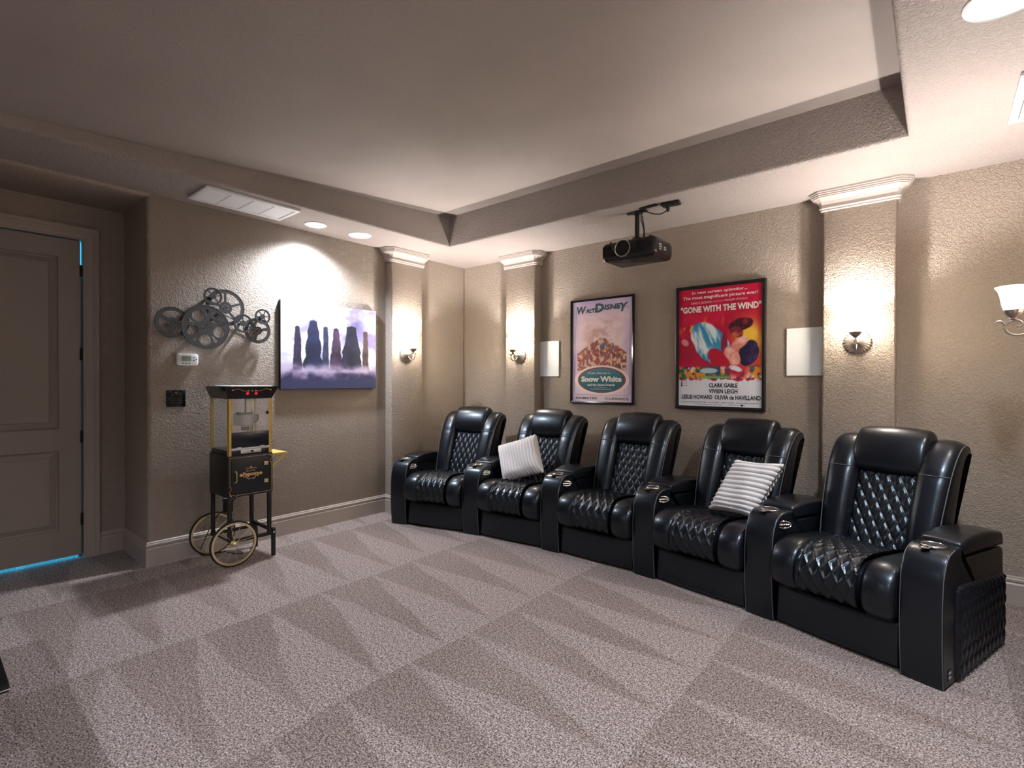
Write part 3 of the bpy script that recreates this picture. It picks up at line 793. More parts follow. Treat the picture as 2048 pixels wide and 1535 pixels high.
# canvas: violet storm sky above dark standing stones
def canvas_fn(U, V):
    n = vnoise(U*5, V*5+9, 3, 5); n2 = vnoise(U*14, V*12, 5, 4); n3 = vnoise(U*3+4, V*3, 8, 4)
    sky = mix(RGB(150, 140, 190)*np.ones(U.shape+(3,)), RGB(245, 243, 252), (n-.30)*3.4+.45*np.exp(-((U-.5)/.35)**2-((V-.45)/.35)**2))
    sky = mix(sky, RGB(92, 84, 138), np.clip((n3-.55)*5, 0, .8)*np.clip(1.3-V*1.6, 0, 1))
    horizon = .70+.05*(vnoise(U*6, U*0+2, 4, 4)-.5)+.03*U*0
    out = sky
    for cx_, top, ww, cc, ww2 in ((.155, .27, .040, (44, 34, 62), .8), (.31, .19, .062, (24, 30, 62), 1.3), (.435, .25, .035, (52, 58, 84), .7), (.545, .26, .050, (66, 48, 74), 1.0), (.715, .22, .070, (34, 34, 58), 1.5), (.875, .27, .038, (82, 62, 66), .8)):
        prof = 1.25*ww*(.55+.75*np.clip((V-top)/.5, 0, 1)**1.0*ww2*.7)*(1+.25*(vnoise(V*12+cx_*30, V*0+cx_*9, 6, 3)-.5)*2)
        m_ = np.clip((prof-np.abs(U-cx_-.002*np.sin(V*18)))/.008, 0, 1)*np.clip((V-top-.02*(np.abs(U-cx_)/ww))/.012, 0, 1)*np.clip((.80-V)/.04, 0, 1)
        body = RGB(*cc)*(.55+.9*n2[..., None]); out = mix(out, body, m_)
    fog = np.clip((vnoise(U*7, V*9, 12, 5)-.42)*4, 0, 1)
    g1 = np.clip((V-horizon)/.05, 0, 1)
    ground = mix(RGB(150, 130, 168)*np.ones(U.shape+(3,)), RGB(52, 50, 84), np.clip((V-.78)/.10+(n2-.5)*2.2, 0, 1))
    out = mix(out, ground, g1*(.35+.65*np.clip((V-.76)/.06, 0, 1)))
    out = mix(out, RGB(205, 190, 220), fog*np.exp(-((V-.77)/.055)**2)*.8)
    out = mix(out, RGB(54, 60, 98), np.clip((V-.87)/.05, 0, 1)*.9)
    return out
cv = thing('canvas_print', M=onleft(2.598, 1.687), label='wide unframed canvas print with a violet storm sky and dark forms, on the left wall', cat='canvas print')
CWd, CHt = .985, .788
bx('stretcher', (-CWd/2, -CHt/2, .002), (CWd/2, CHt/2, .0385), mat('canvas_edge', (.012, .012, .02), .7), cv, .003)
sheet('canvas', CWd-.004, CHt-.004, 300, 240, canvas_fn, M_canvas, cv, .0392)

# romance poster: crimson sky, yellow glow, big pale-blue rounded hill, abstract dark forms; white credit block
def post_red(U, V):
    n = vnoise(U*6, V*8, 21, 5); n2 = vnoise(U*22+V*10, V*9-U*14, 23, 4); n3 = vnoise(U*16, V*24, 25, 4)
    out = mix(RGB(214, 14, 70)*np.ones(U.shape+(3,)), RGB(168, 8, 52), (n-.35)*2.0)
    fl = np.clip((n2-.50)*6, 0, 1)
    glowR = np.exp(-((U-.86)/.16)**2-((V-.46)/.15)**2); glowL = np.exp(-((U-.20)/.16)**2-((V-.335)/.06)**2)
    out = mix(out, RGB(238, 90, 40), fl*np.clip(glowL*1.2+np.exp(-((U-.5)/.25)**2-((V-.27)/.05)**2)*.8, 0, 1))
    out = mix(out, RGB(248, 200, 70), np.clip(glowR*1.5, 0, 1)); out = mix(out, RGB(250, 205, 80), np.clip(glowL*1.3*fl, 0, 1))
    out = mix(out, RGB(238, 120, 40), np.clip(np.exp(-((U-.98)/.10)**2)*np.clip((V-.35)*4, 0, 1)*(1.2-V)*fl*1.4, 0, 1))
    # pale blue hill
    hill = blob(U, V, .40, .475, .27, .155, .45, .10, (n-.5)*.22)
    hc = mix(RGB(60, 150, 195)*np.ones(U.shape+(3,)), RGB(232, 244, 246), (vnoise(U*18-V*10, V*6+U*6, 31, 4)-.40)*4+(.47-V)*2)
    out = mix(out, hc, hill)
    # maroon crest at upper right and navy drop at lower right, rose stones
    out = mix(out, mix(RGB(60, 12, 34)*np.ones(U.shape+(3,)), RGB(150, 44, 50), (n3-.5)*4), blob(U, V, .75, .325, .15, .055, -.12, .12, (n-.5)*.4))
    out = mix(out, mix(RGB(120, 30, 44)*np.ones(U.shape+(3,)), RGB(206, 110, 80), (n3-.45)*4), blob(U, V, .71, .385, .085, .045, .3, .2, (n-.5)*.4))
    out = mix(out, RGB(150, 20, 60), blob(U, V, .565, .47, .035, .09, .12, .3))
    out = mix(out, mix(RGB(24, 20, 60)*np.ones(U.shape+(3,)), RGB(70, 40, 100), (n3-.5)*4), blob(U, V, .85, .555, .12, .10, -.5, .12, (n-.5)*.3))
    out = mix(out, mix(RGB(226, 140, 130)*np.ones(U.shape+(3,)), RGB(250, 208, 190), (n3-.4)*3), blob(U, V, .75, .475, .11, .045, -.35, .2, (n-.5)*.3))
    out = mix(out, mix(RGB(232, 150, 140)*np.ones(U.shape+(3,)), RGB(250, 200, 185), (n3-.4)*3), blob(U, V, .66, .58, .10, .065, .5, .2, (n-.5)*.3))
    out = mix(out, RGB(190, 16, 50), blob(U, V, .50, .615, .15, .075, .55, .15, (n-.5)*.3))
    out = mix(out, RGB(226, 236, 244), blob(U, V, .70, .685, .07, .022, .2, .3, (n3-.5)*.8))
    out = mix(out, RGB(176, 20, 60), blob(U, V, .10, .52, .13, .10, .3, .2, (n-.5)*.4)); out = mix(out, RGB(228, 150, 150), blob(U, V, .08, .455, .05, .028, .3, .3))
    # busy landscape strip
    st_ = np.clip((V-.655)/.02, 0, 1)*np.clip((.775+.02*(n3-.5)-V)/.01, 0, 1)*np.clip(1-np.exp(-((U-.72)/.12)**2-((V-.69)/.06)**2)*1.3, 0, 1)
    q = vnoise(U*26, V*30, 41, 3); q2 = vnoise(U*18+5, V*20, 43, 3)
    strip = mix(RGB(236, 150, 50)*np.ones(U.shape+(3,)), RGB(50, 60, 130), (q-.5)*7); strip = mix(strip, RGB(30, 110, 90), (q2-.56)*8); strip = mix(strip, RGB(240, 235, 225), (.40-q2)*8)
    strip = mix(strip, RGB(190, 215, 235), blob(U, V, .38, .70, .11, .022, 0, .3)); strip = mix(strip, RGB(120, 190, 110), np.exp(-((V-.755)/.012)**2)*(U > .3)*(U < .65))
    out = mix(out, strip, st_)
    out = mix(out, RGB(234, 236, 248), np.clip((V-.772-.02*(q-.5)*2)/.008, 0, 1))
    return out
def post_pink(U, V):
    n = vnoise(U*4, V*7, 51, 4); n2 = vnoise(U*15, V*20, 53, 4); n3 = vnoise(U*30, V*44, 55, 3)
    out = mix(RGB(196, 178, 222)*np.ones(U.shape+(3,)), RGB(240, 214, 224), np.clip(np.minimum(U, 1-U)*6, 0, 1)*np.clip(V*6, 0, 1))
    out = mix(out, RGB(252, 234, 232), (n-.4)*1.6)
    out = mix(out, RGB(206, 150, 138), np.clip((vnoise(U*6, V*12, 57, 4)-.42)*3.5, 0, .7)*np.exp(-((U-.5)/.30)**4-((V-.34)/.17)**4))
    # abstract mound of foliage, russet / blue / cream
    top = .36+.42*np.abs(U-.5)**1.1+.05*(n2-.5)
    m_ = np.clip((V-top)/.012, 0, 1)*np.clip((.700-V)/.012, 0, 1)*np.clip((.42-np.abs(U-.5))/.02, 0, 1)
    c = mix(RGB(150, 84, 70)*np.ones(U.shape+(3,)), RGB(236, 190, 160), (n3-.46)*6); c = mix(c, RGB(70, 60, 70), (n2-.58)*8); c = mix(c, RGB(172, 40, 50), (vnoise(U*20+7, V*28, 61, 3)-.64)*9); c = mix(c, RGB(96, 112, 150), (vnoise(U*12+3, V*16, 63, 3)-.70)*9)
    out = mix(out, c, m_*.92)
    # oval plate
    d = np.sqrt(((U-.50)/.405)**2+((V-.788)/.128)**2)
    out = mix(out, RGB(250, 232, 226), np.clip((1.13-d)/.02, 0, 1)*np.clip((V-.60)/.02, 0, 1))
    out = mix(out, RGB(128, 62, 58), np.clip((1.0-d)/.02, 0, 1)); out = mix(out, RGB(196, 120, 110), np.clip(1-np.abs(d-.955)/.012, 0, 1)*.6)
    out = mix(out, mix(RGB(34, 108, 118)*np.ones(U.shape+(3,)), RGB(92, 130, 150), (.78-V)*9), np.clip((.92-d)/.02, 0, 1))
    return out
def mt(name, c, rough=.45): return mat(name, s2l(c), rough)
I_wh, I_bk, I_gn, I_cy, I_yl, I_gr = mt('ink_white', (240, 236, 230)), mt('ink_black', (24, 24, 30)), mt('ink_slate', (62, 86, 98)), mt('ink_blue', (70, 120, 170)), mt('ink_gold', (232, 190, 120)), mt('ink_grey', (90, 92, 110))
def frame(parent, W_, H_, fwid, dep, m, inner):
    bm = bmesh.new(); P = [(0, 0), (0, dep), (fwid*.25, dep+.003), (fwid, dep-.002), (fwid, .0)]
    rings = []
    for sx_, sy_ in ((-1, -1), (1, -1), (1, 1), (-1, 1)):
        rings.append([bm.verts.new((sx_*(W_/2-o_), sy_*(H_/2-o_), z_)) for o_, z_ in P])
    for k in range(4):
        A, Bq = rings[k], rings[(k+1) % 4]
        for j in range(len(P)): bm.faces.new((A[j], A[(j+1) % len(P)], Bq[(j+1) % len(P)], Bq[j]))
    fixn(bm); obj('frame', bm, m, parent)
W1, H1 = .731, 1.057
p1 = thing('framed_poster', M=onback(-1.4145, 1.6645), label='red film poster with white title lettering and white credit block in a wide black frame', cat='poster')
frame(p1, W1, H1, .026, .028, M_black, 0)
iw, ih = W1-.05, H1-.05
sheet('poster_print', iw, ih, 300, 440, post_red, M_print, p1, .012)
def tx(bm, s, u, v, wf, hf, mi, bold=0, **k): text_into(bm, s, (u-.5)*iw, (.5-v)*ih, wf*iw if wf else None, hf*ih, mi, bold, .0132, **k)
bm = bmesh.new()
tx(bm, 'In new screen splendor...', .50, .036, .66, .030, 0, .018); tx(bm, 'The most magnificent picture ever!', .50, .078, .90, .034, 0, .018)
tx(bm, "DAVID O. SELZNICK'S", .29, .121, .26, .018, 0); tx(bm, 'PRODUCTION OF', .495, .120, .12, .008, 0); tx(bm, "MARGARET MITCHELL'S", .70, .117, .26, .014, 0)
obj('lettering', bm, I_wh, p1)
bm = bmesh.new(); tx(bm, '"GONE WITH THE WIND"', .505, .176, .965, .056, 0, .045)
obj('title_lettering', bm, I_wh, p1)
bm = bmesh.new()
tx(bm, 'CLARK GABLE', .555, .822, .34, .036, 0, .028); tx(bm, 'VIVIEN LEIGH', .555, .871, .34, .036, 0, .028)
tx(bm, 'LESLIE HOWARD', .235, .922, .385, .037, 0, .028); tx(bm, 'OLIVIA de HAVILLAND', .72, .922, .53, .037, 0, .028)
tx(bm, 'A SELZNICK INTERNATIONAL PICTURE  -  VICTOR FLEMING  -  SIDNEY HOWARD  -  METRO-GOLDWYN-MAYER INC.', .5, .966, .93, .011, 0)
tx(bm, 'IN STEREOPHONIC SOUND          METROCOLOR', .5, .984, .62, .008, 0)
for k, s_ in enumerate(('Winner', 'of Ten', 'Academy', 'Awards')): tx(bm, s_, .085, .782+.0145*k, .06, .009, 1)
flatpoly(bm, [((.03-.5)*iw, (.5-.835)*ih), ((.05-.5)*iw, (.5-.835)*ih), ((.047-.5)*iw, (.5-.82)*ih), ((.043-.5)*iw, (.5-.775)*ih), ((.037-.5)*iw, (.5-.775)*ih), ((.033-.5)*iw, (.5-.82)*ih)], .0132, 0)
flatpoly(bm, [((.775-.5)*iw+.008*math.cos(a), (.5-.985)*ih+.008*math.sin(a)) for a in np.linspace(0, 2*PI, 17)[:-1]], .0132, 2)
obj('credit_lettering', bm, [I_bk, I_cy, mt('ink_red', (190, 30, 50))], p1)
W2, H2 = .704, 1.037
p2 = thing('framed_poster', M=onback(-2.538, 1.670), label='pale pink poster with slate blue heading and teal oval in a thin glossy black frame', cat='poster')
frame(p2, W2, H2, .020, .022, M_glossb, 0)
iw, ih = W2-.038, H2-.038
sheet('poster_print', iw, ih, 280, 420, post_pink, M_print, p2, .010)
bm = bmesh.new()
def tx(bm, s, u, v, wf, hf, mi, bold=0, **k): text_into(bm, s, (u-.5)*iw, (.5-v)*ih, wf*iw if wf else None, hf*ih, mi, bold, .0112, **k)
tx(bm, 'W', .16, .088, .17, .078, 0, .045, shear=.15); tx(bm, 'ALT', .315, .098, .16, .046, 0, .05, shear=.1); tx(bm, 'D', .47, .078, .16, .090, 0, .05, shear=.1); tx(bm, 'ISNE', .685, .078, .27, .054, 0, .05, shear=.1); tx(bm, 'Y', .875, .090, .13, .085, 0, .05, shear=.3)
ribbon(bm, [((.25+.30*t-.5)*iw, (.5-.088-.004*math.sin(9*t))*ih) for t in np.linspace(0, 1, 12)], .007, .0113, 0)
rb = rpoly([((.035-.5)*iw, (.5-.935)*ih), ((.965-.5)*iw, (.5-.935)*ih), ((.965-.5)*iw, (.5-.088)*ih), ((.035-.5)*iw, (.5-.088)*ih)], .05, 6)
# border line left open where the heading crosses it
path = [((.93-.5)*iw, (.5-.088)*ih)]+rb[12:18][::-1]+rb[6:12][::-1]+rb[0:6][::-1]+rb[18:24][::-1]+[((.12-.5)*iw, (.5-.088)*ih)]
ribbon(bm, path, .0024, .0111, 1)
tx(bm, 'ANIMATED', .245, .968, .38, .024, 1, .03, spacing=1.2); tx(bm, 'CLASSICS', .755, .968, .38, .024, 1, .03, spacing=1.2)
obj('heading_lettering', bm, [I_gn, I_bk], p2)
bm = bmesh.new()
tx(bm, "Walt Disney's...", .48, .722, .40, .028, 1, 0, shear=.35)
tx(bm, 'Snow White', .50, .778, .68, .056, 0, .05); tx(bm, 'and the Seven Dwarfs', .50, .835, .46, .022, 0, .03)
tx(bm, 'in its Entirety', .50, .862, .20, .009, 1); tx(bm, 'MULTIPLANE TECHNICOLOR', .50, .878, .34, .009, 1)
obj('oval_lettering', bm, [I_wh, I_bk], p2)

# ------------------------------------------------------------ FILM REELS
def reel(name_parent, y, z, r, kind, rot, dist, hubscale=1.):
    Mr = onleft(y, z, dist) @ Rz(rot)
    sp = [circ(0, 0, r, 64)]
    hub = r*.27
    if kind == 'big':
        for k in range(5):
            a = 2*PI*k/5; sp.append(circ(r*.60*math.cos(a), r*.60*math.sin(a), r*.255, 28))
            b = a+PI/5; c, s = math.cos(b), math.sin(b)
            tri_ = [(r*.40, 0), (r*.80, -r*.085), (r*.84, 0), (r*.80, r*.085)]
            sp.append([(x*c-y_*s, x*s+y_*c) for x, y_ in tri_])
        holes = [(r*.12, 5, r*.028), (r*.27, 5, r*.022)]
    else:
        n = {'three': 3, 'five': 5, 'six': 6, 'four': 5}[kind]; wdt = {'three': .26, 'five': .12, 'six': .12, 'four': .12}[kind]; rim = .78 if kind == 'three' else .82
        for k in range(n):
            a0 = 2*PI*k/n; a1 = 2*PI*(k+1)/n; p = []
            di, do = wdt*.5/.36, wdt*.5/rim
            for t in np.linspace(a0+do, a1-do, 14): p.append((r*rim*math.cos(t), r*rim*math.sin(t)))
            for t in np.linspace(a1-di, a0+di, 6): p.append((r*.34*math.cos(t), r*.34*math.sin(t)))
            sp.append(p)
        holes = [(r*.16, 6, r*.03)]
    for rad, cnt, hr in holes:
        for k in range(cnt): sp.append(circ(rad*math.cos(2*PI*k/cnt+.3), rad*math.sin(2*PI*k/cnt+.3), hr, 10))
    sp.append(circ(0, 0, r*.03, 8))
    o = curve_plate('film_reel', sp, .006, M_reel, name_parent, name_parent.matrix_world.inverted() @ Mr)
    bm = bmesh.new(); tube(bm, [(r*math.cos(a), r*math.sin(a), 0) for a in np.linspace(0, 2*PI, 65)[:-1]], .0048, 6, closed=True)
    lathe(bm, [(.012, -dist+.0), (.012, -.002)], 10)
    obj('rim', bm, M_reel, o, smooth=60)
    return o
rl = thing('film_reel_wall_art', M=onleft(1.6, 1.85), label='dark grey metal wall art of seven overlapping film reels above the thermostat', cat='wall art')
bpy.context.view_layer.update()
reel(rl, 1.280, 1.806, .110, 'three', .5, .060); reel(rl, 1.500, 1.784, .167, 'big', .9, .085); reel(rl, 1.655, 1.955, .142, 'five', .35, .050)
reel(rl, 1.552, 2.030, .064, 'six', .2, .080); reel(rl, 1.780, 1.838, .072, 'six', .6, .075); reel(rl, 1.905, 1.790, .103, 'three', .2, .055); reel(rl, 1.933, 1.907, .060, 'six', .1, .085)
bm = bmesh.new()
for a, b in (((1.28, 1.806), (1.5, 1.784)), ((1.5, 1.784), (1.655, 1.955)), ((1.655, 1.9), (1.905, 1.79))):
    tube(bm, [(XL+.02, a[0], a[1]), (XL+.02, b[0], b[1])], .004, 6)
o = obj('mounting_rod', bm, M_reel, rl, None, 60); o.matrix_local = rl.matrix_world.inverted()

# ------------------------------------------------------------ THERMOSTAT, KEYPAD, OUTLET
th = thing('thermostat', M=onleft(1.392, 1.530), label='white oval thermostat with green display under the film reels', cat='thermostat')
bm = bmesh.new(); pr = rpoly([(-.073, -.046), (.073, -.046), (.073, .046), (-.073, .046)], .022, 5)
def slab(bm, pts, z0_, z1_, bev=.006):
    a = [bm.verts.new((x, y, z0_)) for x, y in pts]; b = [bm.verts.new((x, y, z1_-bev)) for x, y in pts]
    ip = offset_poly(pts, bev); c = [bm.verts.new((x, y, z1_)) for x, y in ip]; n = len(pts)
    for A, Bq in ((a, b), (b, c)):
        for k in range(n): bm.faces.new((A[k], A[(k+1) % n], Bq[(k+1) % n], Bq[k]))
    bm.faces.new(c); bm.faces.new(a[::-1]); fixn(bm)
slab(bm, pr, 0, .032); obj('body', bm, M_white, th, smooth=50)
bx('display', (-.042, -.014, .030), (.022, .026, .0335), M_lcd, th)
bm = bmesh.new(); text_into(bm, '72  71', -.010, .008, .040, .016, 0, 0, .0338); obj('digits', bm, I_bk, th)
for x, y in ((.042, .016), (.042, -.006), (.058, .005), (-.034, -.030), (-.012, -.030), (.010, -.030)):
    bm = bmesh.new(); lathe(bm, [(.005, 0), (.005, .004), (.003, .005)], 12, T((x, y, .031))); obj('button', bm, I_gr, th, smooth=40)
kp = thing('wall_keypad', M=onleft(1.320, 1.232), label='black wall keypad with two columns of small buttons below the thermostat', cat='keypad')
bm = bmesh.new(); slab(bm, rpoly([(-.064, -.063), (.064, -.063), (.064, .063), (-.064, .063)], .004, 2), 0, .010, .003); obj('plate', bm, M_glossb, kp, smooth=50)
for cxx in (-.024, .024):
    for k in range(4): bx('key', (cxx-.017, .026-.02*k-.006, .009), (cxx+.017, .026-.02*k+.006, .0125), M_black, kp, .001)
bm = bmesh.new(); 
for cxx in (-.024, .024):
    for k in range(4): flatpoly(bm, [(cxx-.01, .0255-.02*k), (cxx+.01, .0255-.02*k), (cxx+.01, .0275-.02*k), (cxx-.01, .0275-.02*k)], .0129)
obj('key_marks', bm, I_gr, kp)
ou = thing('power_outlet', M=onleft(1.690, .352), label='black power outlet on the left wall behind the popcorn cart legs', cat='outlet')
bm = bmesh.new(); slab(bm, rpoly([(-.038, -.06), (.038, -.06), (.038, .06), (-.038, .06)], .004, 2), 0, .007, .003); obj('plate', bm, M_black, ou, smooth=50)
for s in (-1, 1):
    bm = bmesh.new(); slab(bm, circ(0, s*.022, .016, 20), .006, .010, .001); obj('socket', bm, M_glossb, ou, smooth=50)

# ------------------------------------------------------------ POPCORN CART
# local frame: x = right along the left wall (+Y world), y = up, z = away from wall (+X world)
CX0, CX1, CZ0, CZ1 = -.158, .158, .0, .34
pc = thing('popcorn_cart', M=Matrix(((0, 0, 1, -4.325), (1, 0, 0, 1.675), (0, 1, 0, 0), (0, 0, 0, 1))), label='black and gold popcorn cart with glass cabinet and brass spoked wheels against the left wall', cat='popcorn machine')
def pbox(name, x0, y0_, z0_, x1, y1_, z1_, m, parent=pc, bev=.0): return bx(name, (x0, y0_, z0_), (x1, y1_, z1_), m, parent, bev)
# hood: flared black tray
bm = bmesh.new(); zs = CZ1+.005
lo = [(CX0, CZ0), (CX1, CZ0), (CX1, zs), (CX0, zs)]; fl_ = .036
hi = [(CX0-fl_, CZ0-.0), (CX1+fl_, CZ0-.0), (CX1+fl_, zs+fl_), (CX0-fl_, zs+fl_)]
a = [bm.verts.new((x, 1.235, z)) for x, z in lo]; b = [bm.verts.new((x, 1.325, z)) for x, z in hi]
hi2 = [(x+(.008 if x < 0 else -.008), z+(.008 if z < .1 else -.008)) for x, z in hi]
c = [bm.verts.new((x, 1.325, z)) for x, z in hi2]; d = [bm.verts.new((x, 1.25, z)) for x, z in lo]
for A, Bq in ((a, b), (b, c), (c, d)):
    for k in range(4): bm.faces.new((A[k], A[(k+1) % 4], Bq[(k+1) % 4], Bq[k]))
bm.faces.new(a); bm.faces.new(d); fixn(bm)
hood = obj('hood', bm, M_glossb, pc)
bx('hood_lid', (CX0+.012, 1.318, .05), (CX1-.0, 1.331, zs+.012), M_white, hood, .004)
# hood front runs outward as it rises: frame for print
hn = Vector((0, 1.325-1.235, fl_)).normalized(); ht_ = Vector((1, 0, 0))
nrm = ht_.cross(hn).normalized()
Mh = Matrix((ht_, hn, nrm)).transposed().to_4x4(); Mh.translation = Vector((0, 1.28, zs+fl_/2))+nrm*.001
bm = bmesh.new()
for s in (-1, 1):
    ribbon(bm, [(s*(.02+.115*t), .022+.009*math.sin(t*2*PI)*-1) for t in np.linspace(0, 1, 16)], .003, .0005)
    flatpoly(bm, circ(s*.138, .022, .006, 12), .0006); flatpoly(bm, circ(s*.026, .014, .005, 10), .0006)
flatpoly(bm, circ(0, .016, .004, 8, .008), .0006)
obj('scrollwork', bm, M_goldp, hood, Mh)
for s in (-1, 1):
    bm = bmesh.new(); lathe(bm, [(.011, 0), (.011, .003), (.008, .006), (.001, .007)], 18, Mh @ T((s*.031, -.006, 0))); obj('red_switch', bm, M_red, hood, smooth=40)
    bm = bmesh.new(); lathe(bm, [(.007, 0), (.006, .004), (.001, .004)], 14, Mh @ T((s*.064, -.006, 0))); obj('switch', bm, M_blackm, hood, smooth=40)
# gold corner posts
for nm, x0, x1, z0_, z1_ in (('post', CX0, CX0+.022, CZ1-.022, CZ1+.002), ('post', CX1-.022, CX1, CZ1-.022, CZ1+.002), ('post', CX0, CX0+.018, CZ0, CZ0+.018), ('post', CX1-.018, CX1, CZ0, CZ0+.018)):
    bm = bmesh.new()
    if z0_ > .1:
        box(bm, (x0, .812, z1_-.004), (x1, 1.24, z1_), .001, 1); xx = (x0, x0+.004) if x0 < 0 else (x1-.004, x1); box(bm, (xx[0], .812, z0_), (xx[1], 1.24, z1_), .001, 1)
    else: box(bm, (x0, .83, z0_), (x1, 1.24, z1_), .001, 1)
    o_ = obj(nm, bm, M_gold, pc)
for nm, A, Bq in (('side_pane', (CX0+.003, .85, .02), (CX0+.006, 1.236, CZ1-.02)), ('side_pane', (CX1-.006, .85, .02), (CX1-.003, 1.236, CZ1-.02)), ('front_pane', (CX0+.02, .985, CZ1-.004), (CX1-.02, 1.236, CZ1-.001)), ('back_pane', (CX0+.015, .85, .004), (CX1-.015, 1.236, .007))):
    bx(nm, A, Bq, M_glass, pc)
pbox('drop_door', CX0+.020, .868, CZ1-.006, CX1-.020, .985, CZ1+.002, mat('smoked_panel', (.014, .017, .026), .22), bev=.002)
pbox('steel_sill', CX0+.020, .852, CZ1-.002, CX1-.020, .868, CZ1+.006, M_steel, bev=.001)
pbox('drawer_front', -.075, .826, CZ1+.001, .075, .852, CZ1+.012, M_steel, bev=.002)
bm = bmesh.new(); lathe(bm, [(.007, 0), (.009, .012), (.001, .014)], 14, T((.005, .840, CZ1+.011))); obj('drawer_knob', bm, M_blackm, pc, smooth=40)
for x_ in (-.085, .085): pbox('hinge_clip', x_-.016, .862, CZ1, x_+.016, .874, CZ1+.009, M_steel, bev=.001)
for y_ in (1.02, 1.19): pbox('door_hinge', CX0+.018, y_-.016, CZ1, CX0+.034, y_+.016, CZ1+.006, M_gold, bev=.001)
bm = bmesh.new(); lathe(bm, [(.010, 0), (.013, .008), (.001, .012)], 16, T((CX1-.036, 1.125, CZ1+.000))); o_ = obj('door_knob', bm, M_black, pc, smooth=40)
# kettle
kt = thing('kettle', (0, 0, 0)); kt.parent = pc; kt.location = (.012, 1.07, .22)
bm = bmesh.new(); lathe(bm, [(.060, -.045), (.078, -.038), (.083, .035), (.086, .040), (.083, .042), (.02, .046), (.001, .046)], 36, Rx(-PI/2)); fixn(bm); obj('pot', bm, M_steel, kt, smooth=40)
bm = bmesh.new(); tube(bm, [(.0, .046, 0), (.0, .165, 0)], .005, 8); tube(bm, [(-.06, .052, .04), (.04, .052, .03)], .004, 8); lathe(bm, [(.012, -.015), (.012, .015)], 12, T((-.07, .052, .045))); obj('crank', bm, M_reel, kt, smooth=40)
bm = bmesh.new(); box(bm, (.012, .046, -.02), (.052, .165, -.012)); box(bm, (.070, -.10, -.006), (.084, .165, .006)); obj('hanger', bm, M_steel, kt)
bm = bmesh.new(); tube(bm, [(.075, .035, .045), (.065, .0, .07), (.035, -.02, .085)], .006, 8); obj('kettle_handle', bm, M_reel, kt, smooth=60)
bm = bmesh.new(); tube(bm, catmull([(.092, 1.236, .12), (.096, 1.16, .12), (.108, 1.08, .12), (.106, .99, .12), (.104, .86, .12)], 5, False), .0055, 8); obj('heater_cable', bm, M_black, pc, smooth=60)
pbox('motor_box', .0, .985, .17, .045, 1.012, .215, M_black)
# machine base + cabinet
pbox('machine_base', CX0+.004, .80, .004, CX1-.004, .85, CZ1-.002, M_black, bev=.002)
cab = pbox('cabinet', CX0-.006, .505, -.004, CX1+.006, .812, CZ1+.004, M_black, bev=.003)
bx('cabinet_door', (CX0+.020, .53, CZ1+.003), (CX1-.020, .785, CZ1+.010), mat('black_satin', (.011, .012, .017), .4), cab, .002)
bm = bmesh.new()
zf = 0; x0, x1, y0_, y1_ = CX0+.008, CX1-.006, .520, .798
ribbon(bm, [(x0, y0_+.07), (x0, y1_), (x1-.055, y1_)], .0022, 0); ribbon(bm, [(x0+.055, y0_), (x1, y0_), (x1, y1_-.065)], .0022, 0)
def squig(p, q, amp): 
    p = Vector(p); q = Vector(q); d_ = q-p; n_ = Vector((-d_.y, d_.x)).normalized(); return [tuple(p+d_*t+n_*amp*math.sin(2*PI*t)) for t in np.linspace(0, 1, 14)]
for A, Bq, am in (((x0+.003, y0_+.066), (x0+.004, y0_+.006), .006), ((x0+.006, y0_-.002), (x0+.056, y0_+.002), .005), ((x1-.056, y1_-.002), (x1-.008, y1_+.003), .005), ((x1-.001, y1_-.006), (x1-.001, y1_-.062), .006)):
    ribbon(bm, squig(A, Bq, am), .0028, 0)
    for e in (A, Bq): flatpoly(bm, circ(e[0], e[1], .004, 10), .0001)
text_into(bm, 'Popcorn', .0, .664, .118, .038, 0, .045, 0, rot=.0); text_into(bm, 'Movie Time', -.002, .692, .066, .010, 0, .01, 0)
for s in (-1, 1):
    flatpoly(bm, [(s*.058, .664), (s*.070, .678), (s*.086, .664), (s*.070, .650)], 0)
    ribbon(bm, [(s*(.004+.05*t), .636-.010*math.sin(PI*t*2)*.8+.010*t) for t in np.linspace(0, 1, 12)], .005, 0)
    ribbon(bm, [(s*(.010+.030*t), .706+.006*math.sin(PI*t)) for t in np.linspace(0, 1, 8)], .004, 0)
flatpoly(bm, circ(0, .716, .008, 12), 0)
obj('gold_print', bm, M_goldp, cab, T((0, 0, CZ1+.0108)))
bm = bmesh.new(); tube(bm, catmull([(CX0+.048, .617, CZ1+.010), (CX0+.048, .621, CZ1+.026), (CX0+.048, .655, CZ1+.030), (CX0+.048, .689, CZ1+.026), (CX0+.048, .693, CZ1+.010)], 4, False), .0045, 8)
for y_ in (.617, .693): lathe(bm, [(.008, 0), (.006, .004)], 12, T((CX0+.048, y_, CZ1+.010)))
obj('door_handle', bm, M_brass, cab, smooth=60)
for y_ in (.600, .735):
    o_ = bx('hinge', (CX1-.060, y_-.014, CZ1+.009), (CX1-.030, y_+.014, CZ1+.013), M_brass, cab, .001)
